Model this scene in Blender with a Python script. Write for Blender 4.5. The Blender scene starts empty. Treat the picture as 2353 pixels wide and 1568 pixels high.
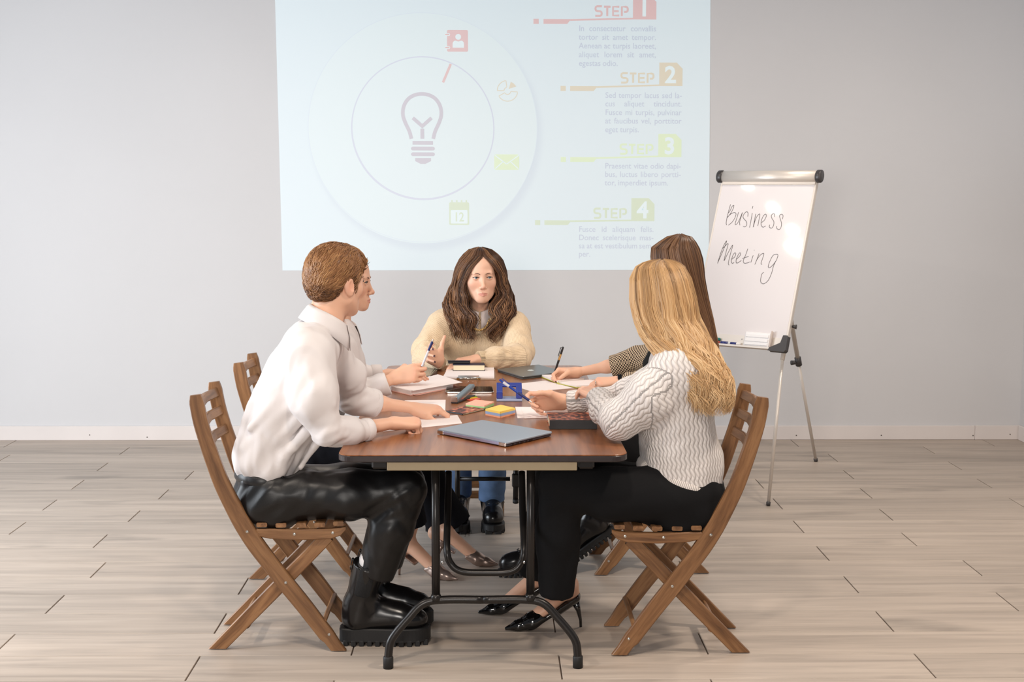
import bpy, bmesh, math, random
import numpy as np
from mathutils import Vector, Matrix

# ------------------------------------------------------------------ camera, world, lights, exposure
scene = bpy.context.scene
COL = scene.collection
random.seed(7); RNG = np.random.default_rng(7)

cam_d = bpy.data.cameras.new('camera'); cam = bpy.data.objects.new('camera', cam_d); COL.objects.link(cam)
cam_d.sensor_width = 36.0; cam_d.lens = 50.0; cam_d.clip_end = 60
_r, _u, _f = Vector((0.99988, -0.01555, 0.00194)), Vector((-0.00025, 0.10771, 0.99418)), Vector((0.01567, 0.99406, -0.10769))
cam.matrix_world = Matrix(((_r.x, _u.x, -_f.x, 0), (_r.y, _u.y, -_f.y, 0), (_r.z, _u.z, -_f.z, 1.55), (0, 0, 0, 1)))
scene.camera = cam

world = bpy.data.worlds.new('room_ambient'); scene.world = world; world.use_nodes = True
world.node_tree.nodes['Background'].inputs[0].default_value = (0.90, 0.93, 1.0, 1)
world.node_tree.nodes['Background'].inputs[1].default_value = 0.20

def area_light(name, loc, target, sx, sy, power, col):
    d = bpy.data.lights.new(name, 'AREA'); d.shape = 'RECTANGLE'; d.size = sx; d.size_y = sy; d.energy = power; d.color = col
    o = bpy.data.objects.new(name, d); COL.objects.link(o); o.location = loc
    o.rotation_euler = (Vector(target) - Vector(loc)).to_track_quat('-Z', 'Y').to_euler(); return o
area_light('window_daylight', (-4.1, 4.9, 1.5), (0.4, 6.9, 0.9), 2.6, 2.0, 185, (0.86, 0.93, 1.0))
area_light('window_daylight_rear', (-0.8, -0.7, 1.75), (0.2, 6.0, 0.9), 0.9, 0.8, 100, (1.0, 0.94, 0.88))
for _x, _y, _e, _s in ((-1.9, 3.6, 34, .2), (1.7, 4.0, 46, .2), (-0.1, 2.6, 40, .2), (1.9, 6.4, 28, .2), (-1.04, 6.11, 12, .10), (-0.89, 6.24, 3, .05), (-0.79, 6.47, 3, .05), (-0.72, 6.73, 3, .05)):
    area_light('ceiling_lamp', (_x, _y, 3.1), (_x, _y + 0.01, 0), _s, _s, _e, (1.0, 0.87, 0.74))

vs = scene.view_settings
vs.view_transform = 'Standard'; vs.look = 'None'; vs.exposure = 0.03; vs.gamma = 1.0; vs.use_curve_mapping = False

# ------------------------------------------------------------------ mesh and material helpers
def srgb(r, g, b):
    f = lambda c: c / 12.92 if c <= 0.04045 else ((c + 0.055) / 1.055) ** 2.4
    return (f(r / 255), f(g / 255), f(b / 255), 1.0)

MATS = {}
def nodes_of(name):
    m = bpy.data.materials.new(name); m.use_nodes = True
    nt = m.node_tree; b = nt.nodes['Principled BSDF']; MATS[name] = m
    return m, nt, b, nt.nodes.new, nt.links.new

def mat(name, col, rough=0.5, metal=0.0, var=0.0, vscale=8.0, bump=0.0, bscale=60.0, stretch=(1, 1, 1), attr=None,
        coat=0.0, emit=None, estr=0.0, spec=0.5, sheen=0.0, trans=0.0, dist=0.002, detail=3.0):
    if name in MATS: return MATS[name]
    m, nt, b, N, L = nodes_of(name)
    b.inputs['Base Color'].default_value = col; b.inputs['Roughness'].default_value = rough
    b.inputs['Metallic'].default_value = metal; b.inputs['Specular IOR Level'].default_value = spec
    b.inputs['Coat Weight'].default_value = coat; b.inputs['Coat Roughness'].default_value = 0.12
    b.inputs['Sheen Weight'].default_value = sheen; b.inputs['Transmission Weight'].default_value = trans
    if emit: b.inputs['Emission Color'].default_value = emit; b.inputs['Emission Strength'].default_value = estr
    if var or bump:
        if attr: src = N('ShaderNodeAttribute'); src.attribute_name = attr; out = src.outputs['Vector']
        else: src = N('ShaderNodeTexCoord'); out = src.outputs['Object']
        mp = N('ShaderNodeMapping'); L(out, mp.inputs[0]); mp.inputs['Scale'].default_value = stretch
    if var:
        n = N('ShaderNodeTexNoise'); L(mp.outputs[0], n.inputs['Vector']); n.inputs['Scale'].default_value = vscale; n.inputs['Detail'].default_value = 5
        mr = N('ShaderNodeMapRange'); L(n.outputs['Fac'], mr.inputs['Value']); mr.inputs[1].default_value = .3; mr.inputs[2].default_value = .7
        mr.inputs[3].default_value = 1 - var; mr.inputs[4].default_value = 1 + var
        vm = N('ShaderNodeVectorMath'); vm.operation = 'SCALE'; vm.inputs[0].default_value = col[:3]; L(mr.outputs[0], vm.inputs['Scale'])
        L(vm.outputs[0], b.inputs['Base Color'])
    if bump:
        n = N('ShaderNodeTexNoise'); L(mp.outputs[0], n.inputs['Vector']); n.inputs['Scale'].default_value = bscale; n.inputs['Detail'].default_value = detail
        bp = N('ShaderNodeBump'); bp.inputs['Strength'].default_value = bump; bp.inputs['Distance'].default_value = dist
        L(n.outputs['Fac'], bp.inputs['Height']); L(bp.outputs[0], b.inputs['Normal'])
    return m

def wood(name, cols, gs=(3.0, 34.0, 34.0), rough=0.5, coat=0.0, attr='uvw', rnd=0.25, bump=0.15, knots=0.0, spec=0.4, wear=0.0):
    """Procedural wood: cols is a list of (position, colour) of a ramp over stretched noise; rnd shifts brightness object by object."""
    if name in MATS: return MATS[name]
    m, nt, b, N, L = nodes_of(name)
    a = N('ShaderNodeAttribute'); a.attribute_name = attr
    oi = N('ShaderNodeObjectInfo')
    off = N('ShaderNodeVectorMath'); off.operation = 'SCALE'; off.inputs[0].default_value = (31.0, 17.0, 9.0); L(oi.outputs['Random'], off.inputs['Scale'])
    add = N('ShaderNodeVectorMath'); L(a.outputs['Vector'], add.inputs[0]); L(off.outputs[0], add.inputs[1])
    mp = N('ShaderNodeMapping'); mp.inputs['Scale'].default_value = gs; L(add.outputs[0], mp.inputs[0])
    n = N('ShaderNodeTexNoise'); n.inputs['Scale'].default_value = 1.0; n.inputs['Detail'].default_value = 7; n.inputs['Roughness'].default_value = .6
    n.inputs['Distortion'].default_value = .6; L(mp.outputs[0], n.inputs['Vector'])
    rp = N('ShaderNodeValToRGB'); el = rp.color_ramp.elements
    el[0].position, el[0].color = cols[0]; el[1].position, el[1].color = cols[-1]
    for p_, c_ in cols[1:-1]:
        e = el.new(p_); e.color = c_
    L(n.outputs['Fac'], rp.inputs[0]); last = rp.outputs[0]
    if knots:
        mp2 = N('ShaderNodeMapping'); mp2.inputs['Scale'].default_value = (gs[0] * .9, gs[1] * .2, 1); L(add.outputs[0], mp2.inputs[0])
        n2 = N('ShaderNodeTexNoise'); n2.inputs['Scale'].default_value = 1.6; n2.inputs['Detail'].default_value = 4; L(mp2.outputs[0], n2.inputs['Vector'])
        mr2 = N('ShaderNodeMapRange'); L(n2.outputs['Fac'], mr2.inputs['Value']); mr2.inputs[1].default_value = .60; mr2.inputs[2].default_value = .78
        mr2.inputs[3].default_value = 0; mr2.inputs[4].default_value = knots
        mx = N('ShaderNodeMix'); mx.data_type = 'RGBA'; L(mr2.outputs[0], mx.inputs[0]); L(last, mx.inputs[6]); mx.inputs[7].default_value = srgb(118, 110, 102)
        last = mx.outputs[2]
    mr = N('ShaderNodeMapRange'); L(oi.outputs['Random'], mr.inputs['Value']); mr.inputs[3].default_value = 1 - rnd; mr.inputs[4].default_value = 1 + rnd
    vm = N('ShaderNodeVectorMath'); vm.operation = 'SCALE'; L(last, vm.inputs[0]); L(mr.outputs[0], vm.inputs['Scale'])
    L(vm.outputs[0], b.inputs['Base Color'])
    b.inputs['Roughness'].default_value = rough; b.inputs['Coat Weight'].default_value = coat; b.inputs['Specular IOR Level'].default_value = spec
    bp = N('ShaderNodeBump'); bp.inputs['Strength'].default_value = bump; bp.inputs['Distance'].default_value = .001
    L(n.outputs['Fac'], bp.inputs['Height']); L(bp.outputs[0], b.inputs['Normal'])
    return m

def root_loc(o):
    v = Vector((0, 0, 0))
    while o is not None: v = v + o.location; o = o.parent
    return np.array(v)

def mesh_data(name, V, F, smooth=False, **attrs):
    me = bpy.data.meshes.new(name)
    me.from_pydata([tuple(map(float, v)) for v in V] if not isinstance(V, np.ndarray) else V.tolist(), [], F.tolist() if isinstance(F, np.ndarray) else [list(f) for f in F])
    for k, a in attrs.items():
        a = np.asarray(a, np.float32)
        if k == 'col':
            at = me.attributes.new(k, 'FLOAT_COLOR', 'POINT'); at.data.foreach_set('color', np.c_[a[:, :3], np.ones(len(a))].astype(np.float32).ravel())
        else:
            at = me.attributes.new(k, 'FLOAT_VECTOR', 'POINT'); at.data.foreach_set('vector', a.ravel())
    if smooth: me.polygons.foreach_set('use_smooth', np.ones(len(me.polygons), bool))
    me.update(); return me

def mk(name, V, F, m, parent=None, smooth=False, uvw=None, **attrs):
    """One mesh object. V is in world metres (or in the thing's own frame while its Empty stands at the origin)."""
    V = np.asarray(V, float)
    if uvw is None: uvw = V
    if parent is not None: V = V - root_loc(parent)
    me = mesh_data(name, V, F, smooth, uvw=uvw, **attrs)
    if m is not None: me.materials.append(m)
    o = bpy.data.objects.new(name, me); COL.objects.link(o)
    if parent is not None: o.parent = parent
    return o

def link_mesh(name, me, parent=None):
    o = bpy.data.objects.new(name, me); COL.objects.link(o)
    if parent is not None: o.parent = parent
    return o

def thing(name, label, cat, loc=(0, 0, 0), rz=0.0, group=None):
    o = bpy.data.objects.new(name, None); COL.objects.link(o); o.empty_display_size = .1
    o.location = loc; o.rotation_euler = (0, 0, rz); o['label'] = label; o['category'] = cat
    if group: o['group'] = group
    return o

def tag(o, label, cat, group=None):
    o['label'] = label; o['category'] = cat
    if group: o['group'] = group
    return o

def struct(o):
    o['kind'] = 'structure'; return o

def copy_tree(o, parent=None):
    c = o.copy(); COL.objects.link(c)
    if parent is not None: c.parent = parent
    for ch in list(o.children): copy_tree(ch, c)
    return c

def join_parts(parts):
    Vs, Fs, n = [], [], 0
    for V, F in parts:
        Vs.append(np.asarray(V, float)); Fs += [[i + n for i in f] for f in (F.tolist() if isinstance(F, np.ndarray) else F)]; n += len(V)
    return np.concatenate(Vs), Fs

def unit(v):
    v = np.asarray(v, float); return v / (np.linalg.norm(v) + 1e-12)

def box(c, h, R=None, ch=0.0):
    """Box with optional chamfer: centre, half sizes, 3x3 rows = axes."""
    c = np.asarray(c, float); h = np.asarray(h, float)
    if ch <= 0:
        V = np.array([[x, y, z] for x in (-1, 1) for y in (-1, 1) for z in (-1, 1)], float) * h
        F = [[0, 1, 3, 2], [4, 6, 7, 5], [0, 4, 5, 1], [2, 3, 7, 6], [0, 2, 6, 4], [1, 5, 7, 3]]
    else:
        bm = bmesh.new(); bmesh.ops.create_cube(bm, size=2.0)
        for v in bm.verts: v.co = Vector((v.co.x * h[0], v.co.y * h[1], v.co.z * h[2]))
        bmesh.ops.bevel(bm, geom=list(bm.edges), offset=ch, segments=1, affect='EDGES', profile=.5)
        bm.verts.index_update(); V = np.array([v.co[:] for v in bm.verts]); F = [[v.index for v in f.verts] for f in bm.faces]; bm.free()
    if R is not None: V = V @ np.asarray(R, float)
    return V + c, F

def prism(poly, z0, z1, ch=0.0):
    """Extruded polygon (x,y counter-clockwise) with an optional chamfer on both rims."""
    P = np.asarray(poly, float); n = len(P)
    if ch > 0:
        e = np.roll(P, -1, 0) - P; nn = np.c_[e[:, 1], -e[:, 0]]; nn /= np.linalg.norm(nn, axis=1)[:, None] + 1e-12
        vn = nn + np.roll(nn, 1, 0); vn /= (np.linalg.norm(vn, axis=1)[:, None] + 1e-9); I = P - vn * ch
        rings = [(I, z0), (P, z0 + ch), (P, z1 - ch), (I, z1)]
    else: rings = [(P, z0), (P, z1)]
    V = np.concatenate([np.c_[p, np.full(n, z)] for p, z in rings]); F = []
    for k in range(len(rings) - 1):
        for i in range(n): j = (i + 1) % n; F.append([k * n + i, k * n + j, (k + 1) * n + j, (k + 1) * n + i])
    F.append(list(range(n))[::-1]); F.append([(len(rings) - 1) * n + i for i in range(n)])
    return V, F

def rrect(hx, hy, r, n=6):
    out = []
    for cx, cy, a0 in ((hx - r, hy - r, 0), (-hx + r, hy - r, 90), (-hx + r, -hy + r, 180), (hx - r, -hy + r, 270)):
        for i in range(n + 1):
            a = math.radians(a0 + 90 * i / n); out.append((cx + r * math.cos(a), cy + r * math.sin(a)))
    return out

def smooth_path(P, n=8):
    """Catmull-Rom through the points, n steps a span."""
    P = np.asarray(P, float); Q_ = np.vstack([2 * P[0] - P[1], P, 2 * P[-1] - P[-2]]); out = []
    for i in range(1, len(Q_) - 2):
        a, b, c, d = Q_[i - 1:i + 3]
        for k in range(n):
            t = k / n; out.append(.5 * ((2 * b) + (c - a) * t + (2 * a - 5 * b + 4 * c - d) * t * t + (3 * b - a - 3 * c + d) * t ** 3))
    out.append(P[-1]); return np.array(out)

def frames(P, ref=None):
    P = np.asarray(P, float); T = np.gradient(P, axis=0); T /= np.linalg.norm(T, axis=1)[:, None] + 1e-12
    if ref is None: ref = np.array([0, 0, 1.0]) if abs(T[0][2]) < .9 else np.array([1.0, 0, 0])
    A = []; a = unit(np.asarray(ref, float) - T[0] * np.dot(ref, T[0]))
    for t in T:
        a = unit(a - t * np.dot(a, t)); A.append(a)
    A = np.array(A); B = np.cross(T, A); return T, A, B

def tube(P, r, sides=10, ref=None, flat=1.0, caps=True):
    """Swept round bar along P; r number or list; flat squashes it across the second axis. Returns V,F,uvw."""
    P = np.asarray(P, float); n = len(P); r = np.broadcast_to(np.asarray(r, float), (n,))
    T, A, B = frames(P, ref); an = np.linspace(0, 2 * np.pi, sides, endpoint=False)
    V = (P[:, None] + r[:, None, None] * (np.cos(an)[None, :, None] * A[:, None] + flat * np.sin(an)[None, :, None] * B[:, None])).reshape(-1, 3)
    F = []
    for i in range(n - 1):
        for j in range(sides): k = (j + 1) % sides; F.append([i * sides + j, i * sides + k, (i + 1) * sides + k, (i + 1) * sides + j])
    if caps: F.append(list(range(sides))[::-1]); F.append([(n - 1) * sides + j for j in range(sides)])
    return V, F

def plank_path(P, W, wdir, tdir, t, ch=.003):
    """Board swept along P: W half width along wdir (list), half thickness t along tdir, chamfered. Returns V,F,uvw."""
    P = np.asarray(P, float); n = len(P); W = np.broadcast_to(np.asarray(W, float), (n,)); wdir = np.asarray(wdir, float)
    if wdir.ndim == 1: wdir = np.broadcast_to(wdir, (n, 3))
    td = unit(tdir); s = np.r_[0, np.cumsum(np.linalg.norm(np.diff(P, axis=0), axis=1))]; V = []; U = []
    for i in range(n):
        w = W[i]; sec = [(w - ch, t), (w, t - ch), (w, -t + ch), (w - ch, -t), (-w + ch, -t), (-w, -t + ch), (-w, t - ch), (-w + ch, t)]
        for a, b in sec: V.append(P[i] + wdir[i] * a + td * b); U.append((s[i], a, b))
    F = []
    for i in range(n - 1):
        for j in range(8): k = (j + 1) % 8; F.append([i * 8 + j, (i + 1) * 8 + j, (i + 1) * 8 + k, i * 8 + k])
    F.append(list(range(8))); F.append([(n - 1) * 8 + j for j in range(8)][::-1])
    return np.array(V), F, np.array(U)

def lathe(prof, c=(0, 0, 0), n=24, axis=(0, 0, 1)):
    """Turned shape: profile of (radius, height) along axis from c."""
    ax = unit(axis); a = unit(np.cross(ax, (0.3, 1, .2))); b = np.cross(ax, a); V = []; F = []
    an = np.linspace(0, 2 * np.pi, n, endpoint=False)
    for r, z in prof:
        for t in an: V.append(np.asarray(c, float) + ax * z + r * (math.cos(t) * a + math.sin(t) * b))
    for i in range(len(prof) - 1):
        for j in range(n): k = (j + 1) % n; F.append([i * n + j, i * n + k, (i + 1) * n + k, (i + 1) * n + j])
    F.append(list(range(n))[::-1]); F.append([(len(prof) - 1) * n + j for j in range(n)])
    return np.array(V), F


# ------------------------------------------------------------------ the room: wall, floor planks, baseboards, projected slide
WALL_Y = 8.655; CORNER_X = 3.283
M_wall = mat('wall_paint', srgb(208, 207, 208), .85, var=.015, vscale=1.3, bump=.12, bscale=260, spec=.25)
V, F = box(((-7.0 + CORNER_X) / 2, WALL_Y + .06, 2.1), ((CORNER_X + 7.0) / 2, .06, 2.1)); struct(mk('wall_back', V, F, M_wall))
V, F = box((CORNER_X + .06, (WALL_Y + .12 + 3.2) / 2, 2.1), (.06, (WALL_Y + .12 - 3.2) / 2, 2.1)); struct(mk('wall_right', V, F, M_wall))

M_base = mat('baseboard_paint', srgb(222, 214, 210), .55, var=.03, vscale=3, spec=.35)
M_nail = mat('nail_head', srgb(90, 80, 74), .5, .6)
bb = struct(mk('baseboard_back', *box(((-7.0 + 3.0) / 2 + .003, WALL_Y - .008, .044), (4.999, .008, .044), ch=.003), M_base))
bs = mk('board', *box((3.0 + (CORNER_X - 3.006) / 2 + .003, WALL_Y - .0085, .044), ((CORNER_X - 3.006) / 2, .008, .0445), ch=.003), M_base, bb)
V, F = box((CORNER_X - .008, 5.93, .046), (.008, 2.7, .046), ch=.003); struct(mk('baseboard_right', V, F, M_base))
for px, pz in ((1.49, .03), (1.893, .028), (2.42, .028), (2.99, .026), (3.22, .034), (-2.45, .034), (-2.1, .02), (-1.45, .03)):
    V, F = lathe([(.0005, 0), (.004, 0), (.003, .002), (.0005, .002)], (px, WALL_Y - .016, pz), 8, (0, -1, 0)); mk('nail', V, F, M_nail, bb)

M_sub = mat('joint_grout', srgb(92, 78, 68), .9)
V, F = box((-1.36, 5.4, -.03), (4.64, 3.25, .024)); floor = struct(mk('floor', V, F, M_sub))
M_plank = wood('floor_plank', [(.25, srgb(150, 138, 127)), (.42, srgb(170, 157, 145)), (.56, srgb(182, 168, 155)), (.75, srgb(192, 179, 166))],
               gs=(1.1, 16, 16), rough=.46, rnd=.07, bump=.1, knots=.7, spec=.35)
PW = .2385; plank_meshes = {}
def plank_mesh(L_):
    key = round(L_, 3)
    if key not in plank_meshes:
        V, F = box((L_ / 2, 0, -.006), (L_ / 2 - .0024, PW / 2 - .0016, .006), ch=.0012)
        me = mesh_data('plank', V, F, uvw=V); me.materials.append(M_plank); plank_meshes[key] = me
    return plank_meshes[key]
row_y = WALL_Y - .003; i_row = 0
while row_y > 2.6:
    x = -6.0 + (((-.96 + 6) % 1.19) if i_row % 2 else ((-1.65 + 6) % 1.19)) - 1.19 + (0.06 * ((i_row * 7) % 5 - 2) / 2 if i_row % 2 == 0 else 0)
    while x < CORNER_X - .001:
        a, b = max(x, -6.0), min(x + 1.19, CORNER_X - .001)
        if b - a > .02:
            o = link_mesh('plank', plank_mesh(b - a), floor); o.location = (a, row_y - PW / 2, 0)
        x += 1.19
    row_y -= PW; i_row += 1

# --- projected slide: lit rectangle on the wall with its lettering and icons as thin flat pieces
def slide_mat(name, e):
    return mat(name, srgb(208, 207, 208), .85, spec=.1, emit=(e[0], e[1], e[2], 1), estr=1.0)
SY = WALL_Y - .002
m, nt, b, N, L = nodes_of('slide_light')
b.inputs['Base Color'].default_value = srgb(208, 207, 208); b.inputs['Roughness'].default_value = .85; b.inputs['Specular IOR Level'].default_value = .1
tc = N('ShaderNodeNewGeometry'); E0 = (.15, .245, .28)
def disc_shade(cx, cz, r0, r1):
    vm = N('ShaderNodeVectorMath'); vm.operation = 'DISTANCE'; L(tc.outputs['Position'], vm.inputs[0]); vm.inputs[1].default_value = (cx, SY, cz)
    mr = N('ShaderNodeMapRange'); L(vm.outputs['Value'], mr.inputs['Value']); mr.inputs[1].default_value = r0; mr.inputs[2].default_value = r1
    mr.interpolation_type = 'SMOOTHERSTEP'; return mr.outputs[0]
_c = (-0.4015,1.8976); _ro = (0.2871,1.8994)[0] - (-0.4015,1.8976)[0]
far = disc_shade(_c[0] + .02, _c[1] - .035, _ro * .955, _ro * 1.06)      # the drop shadow drawn around the big disc on the slide
ins = disc_shade(_c[0], _c[1], _ro * .995, _ro * 1.003)
mx = N('ShaderNodeMix'); mx.data_type = 'RGBA'; L(far, mx.inputs[0]); mx.inputs[6].default_value = (.095, .18, .235, 1); mx.inputs[7].default_value = (*E0, 1)
mx2 = N('ShaderNodeMix'); mx2.data_type = 'RGBA'; L(ins, mx2.inputs[0]); mx2.inputs[6].default_value = (E0[0] + .012, E0[1] + .012, E0[2] - .004, 1); L(mx.outputs[2], mx2.inputs[7])
L(mx2.outputs[2], b.inputs['Emission Color']); b.inputs['Emission Strength'].default_value = 1.0
tl, tr, br_, bl = (-1.2794,2.8309), (1.3177,2.8419), (1.3363,1.0498), (-1.258,1.0431)
slide = mk('projected_slide', [(x, SY, z) for x, z in (bl, br_, tr, tl)] + [(x, WALL_Y - .0004, z) for x, z in (bl, br_, tr, tl)],
           [[0, 1, 2, 3], [4, 7, 6, 5], [0, 4, 5, 1], [1, 5, 6, 2], [2, 6, 7, 3], [3, 7, 4, 0]], m)
tag(slide, 'bright projected presentation slide with light bulb and four steps on the wall', 'projection')

KX, KZ = ((0.4576,1.8894)[0] - (0.1954,1.8888)[0]) / 100, ((0.1954,1.8888)[1] - (0.1961,1.6285)[1]) / 100   # metres for one unit of the slide's layout grid
_x0, _z0 = (0.1954,1.8888)
SX = lambda u, v: _x0 + (u - 1200) * KX + (v - 300) * 0.0000115
SZ = lambda u, v: _z0 - (v - 300) * KZ + (u - 1200) * KZ * -.0012
def flat(name, polys, m, layer=1, rot=0.0):
    """Flat pieces on the slide from layout polygons; every polygon one face."""
    V, F = [], []
    for p in polys:
        F.append([len(V) + i for i in range(len(p))][::-1]); V += [(SX(u, v), SY - .0006 * layer, SZ(u, v)) for u, v in p]
    return mk(name, V, F, m, slide)
def stroke(P, w, closed=False):
    P = np.asarray(P, float); n = len(P); out = []
    T = np.gradient(P, axis=0) if not closed else np.roll(P, -1, 0) - np.roll(P, 1, 0)
    T /= np.linalg.norm(T, axis=1)[:, None] + 1e-9; Nn = np.c_[-T[:, 1], T[:, 0]]; w = np.broadcast_to(np.asarray(w, float), (n,))
    A, B = P + Nn * w[:, None] / 2, P - Nn * w[:, None] / 2
    for i in range(n if closed else n - 1):
        j = (i + 1) % n; out.append([A[i], A[j], B[j], B[i]])
    return out
def arc(cx, cy, r, a0, a1, n=24):
    return [(cx + r * math.cos(math.radians(a)), cy + r * math.sin(math.radians(a))) for a in np.linspace(a0, a1, n)]
def rectp(x0, y0, x1, y1): return [(x0, y0), (x1, y0), (x1, y1), (x0, y1)]
def rrp(x0, y0, x1, y1, r): return [((x0 + x1) / 2 + a, (y0 + y1) / 2 + b_) for a, b_ in rrect((x1 - x0) / 2, (y1 - y0) / 2, r, 4)]

_font_cache = {}
def glyphs(text, bold=0.0):
    """Outline mesh of a word in the built-in font: vertices (x,y), faces, width."""
    if (text, bold) in _font_cache: return _font_cache[(text, bold)]
    cu = bpy.data.curves.new('word', 'FONT'); cu.body = text; cu.size = 1.0; cu.offset = bold; cu.resolution_u = 3
    o = bpy.data.objects.new('word', cu); COL.objects.link(o)
    dg = bpy.context.evaluated_depsgraph_get(); me = o.evaluated_get(dg).to_mesh()
    V = np.array([v.co[:2] for v in me.vertices]); F = [list(p.vertices) for p in me.polygons]
    o.evaluated_get(dg).to_mesh_clear(); bpy.data.objects.remove(o); bpy.data.curves.remove(cu)
    _font_cache[(text, bold)] = (V, F, V[:, 0].max()); return _font_cache[(text, bold)]
def text_line(name, text, x0, x1, base, size, m, bold=0.0, layer=1, justify=True, squeeze=1.0):
    words = text.split(' '); G = [glyphs(w, bold) for w in words]; tot = sum(g[2] for g in G) * size * squeeze
    gap = ((x1 - x0) - tot) / max(1, len(words) - 1) if justify and len(words) > 1 else size * .25
    x = x0
    for g in G:
        V = [(SX(x + p[0] * size * squeeze, base), SY - .0006 * layer, SZ(x + p[0] * size * squeeze, base - p[1] * size)) for p in g[0]]; mk(name, V, g[1], m, slide)
        x += g[2] * size * squeeze + gap

M_txt = slide_mat('slide_text', (.015, .075, .165)); M_bulb = slide_mat('slide_bulb', (.03, .02, .075))
M_ring = slide_mat('slide_ring', (.075, .12, .21)); M_ring2 = slide_mat('slide_ring_faint', (.13, .215, .265))
STEP_M = [slide_mat('slide_red', (.17, .0, .0)), slide_mat('slide_gold', (.15, .11, .0)), slide_mat('slide_lime', (.15, .26, .05)), slide_mat('slide_green', (.09, .18, .04))]
M_white = slide_mat('slide_white', (.19, .29, .31))
LETTERS = {'S': [[(1, .02), (.28, .02), (.06, .1), (.02, .28), (.1, .44), (.3, .5), (.72, .52), (.94, .6), (.98, .76), (.92, .92), (.72, .98), (0, .98)]],
           'T': [[(0, .06), (1, .06)], [(.5, .17), (.5, 1)]], 'E': [[(1, .06), (.06, .06), (.06, .94), (1, .94)], [(.225, .5), (.92, .5)]],
           'P': [[(.08, 1), (.08, .06), (.7, .06), (.92, .12), (.98, .28), (.96, .46), (.82, .56), (.42, .58)]]}
def step_block(i, bx, by, tx, lx, sq, ly):
    m = STEP_M[i]
    flat('step_box', [[(bx, by), (bx + 40, by), (bx + 53.5, by + 14), (bx + 53.5, by + 53.5), (bx, by + 53.5)]], m, 1)
    flat('step_bar', [[(lx, ly), (lx + 63, ly), (lx + 54, ly + 11), (lx, ly + 11)], rectp(sq, ly - .3, sq + 12, ly + 11.2), [(lx + 63.2, ly), (bx - .1, by + 50), (bx - .1, by + 53.5), (lx + 60.2, ly + 4)]], m, 1)
    x = tx
    for ch in 'STEP':
        P = []
        for s in LETTERS[ch]:
            pts = np.array([(x + a * 15, by + 24 + c * 22.5) for a, c in s]); P += stroke(pts, 4.6)
        flat('step_letter', P, m, 1); x += 19.8
    g = glyphs(str(i + 1), .028); w = g[0][:, 0]; sc = 53
    cx = bx + 26 - (w.min() + w.max()) / 2 * sc
    V = [(SX(cx + p[0] * sc, by), SY - .0012, SZ(cx + p[0] * sc, by + 45.5 - p[1] * sc)) for p in g[0]]; mk('step_number', V, g[1], M_white, slide)
step_block(0, 1453, -7.5, 1367, 1249, 1226, 46.2); step_block(1, 1514.3, 143.5, 1427, 1310, 1288, 198)
step_block(2, 1513.5, 306.5, 1426, 1310.5, 1288.5, 360.7); step_block(3, 1452.3, 455, 1366, 1251, 1229.3, 507)
for x0, x1, lines in ((1329.5, 1506, ((73, 'In consectetur convallis'), (92.5, 'tortor sit amet tempor.'), (112.3, 'Aenean ac turpis laoreet,'), (132, 'aliquet lorem sit amet,'), (151.8, '-egestas odio.'))),
                      (1390.5, 1566.5, ((224.5, 'Sed tempor lacus sed la-'), (243.8, 'cus aliquet tincidunt.'), (263.5, 'Fusce mi turpis, pulvinar'), (283, 'at faucibus vel, porttitor'), (303, '-eget turpis.'))),
                      (1390.5, 1566, ((386.7, 'Praesent vitae odio dapi-'), (406, 'bus, luctus libero portti-'), (425.6, '-tor, imperdiet ipsum.'))),
                      (1330.5, 1504, ((533.5, 'Fusce id aliquam felis.'), (553, 'Donec scelerisque mas-'), (572, 'sa at est vestibulum sem-'), (591.4, '-per.')))):
    for yb, s in lines:
        j = not s.startswith('-') ; text_line('slide_text', s.lstrip('-'), x0, x1, yb, 18.6, M_txt, bold=.006, justify=j, squeeze=.93)

flat('slide_ring', stroke(arc(972, 296, 163, 0, 360, 97)[:-1], [2.6 + 2.0 * max(0, math.sin(math.radians(a) - .3)) for a in np.linspace(0, 360, 97)[:-1]], True), M_ring, 1)
flat('slide_outer_ring', stroke(arc(972, 296, 262.5, 0, 360, 145)[:-1], 1.6, True), M_ring2, 1)
half = [(945.5, 320), (941, 303), (931, 281), (926.5, 264), (929, 245), (939, 229), (954, 220), (970.5, 217.3)]
bp = smooth_path(half + [(941.0 + 1000 - u + 0.0, v) if False else (1941 - u, v) for u, v in half[-2::-1]], 5)
flat('light_bulb_outline', stroke(bp, 8.4), M_bulb, 1)
flat('light_bulb_filament', stroke([(949, 272), (970.5, 291), (992, 272)], [8, 10.5, 8]) + stroke([(970.5, 296.6), (970.5, 320)], 8.4), M_bulb, 2)
flat('light_bulb_base', [rectp(948, 325, 995, 333.4), rrp(944.3, 338, 999, 346.6, 4.2), rrp(944.3, 351, 999, 359.6, 4.2), [(953.7, 364), (990, 364), (990, 371), (977, 377.5), (966, 377.5), (953.7, 371)]], M_bulb, 1)
flat('slide_dash', stroke([(1037, 149), (1019, 191)], 5.6), STEP_M[0], 1)
flat('contact_icon', [rrp(1029, 72, 1076.6, 121, 3)], STEP_M[0], 1)
flat('contact_icon_mark', [arc(1054.5, 87.5, 6.6, 0, 345), [(1041.5, 112)] + arc(1048.5, 103, 7, 180, 262, 6) + [(1054.5, 98)] + arc(1060.6, 103, 7, 278, 360, 6) + [(1067.6, 112)]], M_white, 2)
flat('contact_icon_ring', [rrp(1024, 79.5, 1036, 85.5, 2.8), rrp(1024, 109, 1036, 115, 2.8)], M_white, 2); flat('contact_icon_ring', [rrp(1024.5, 80.8, 1034.5, 84, 1.4), rrp(1024.5, 110.4, 1034.5, 113.6, 1.4)], STEP_M[0], 3)
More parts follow.
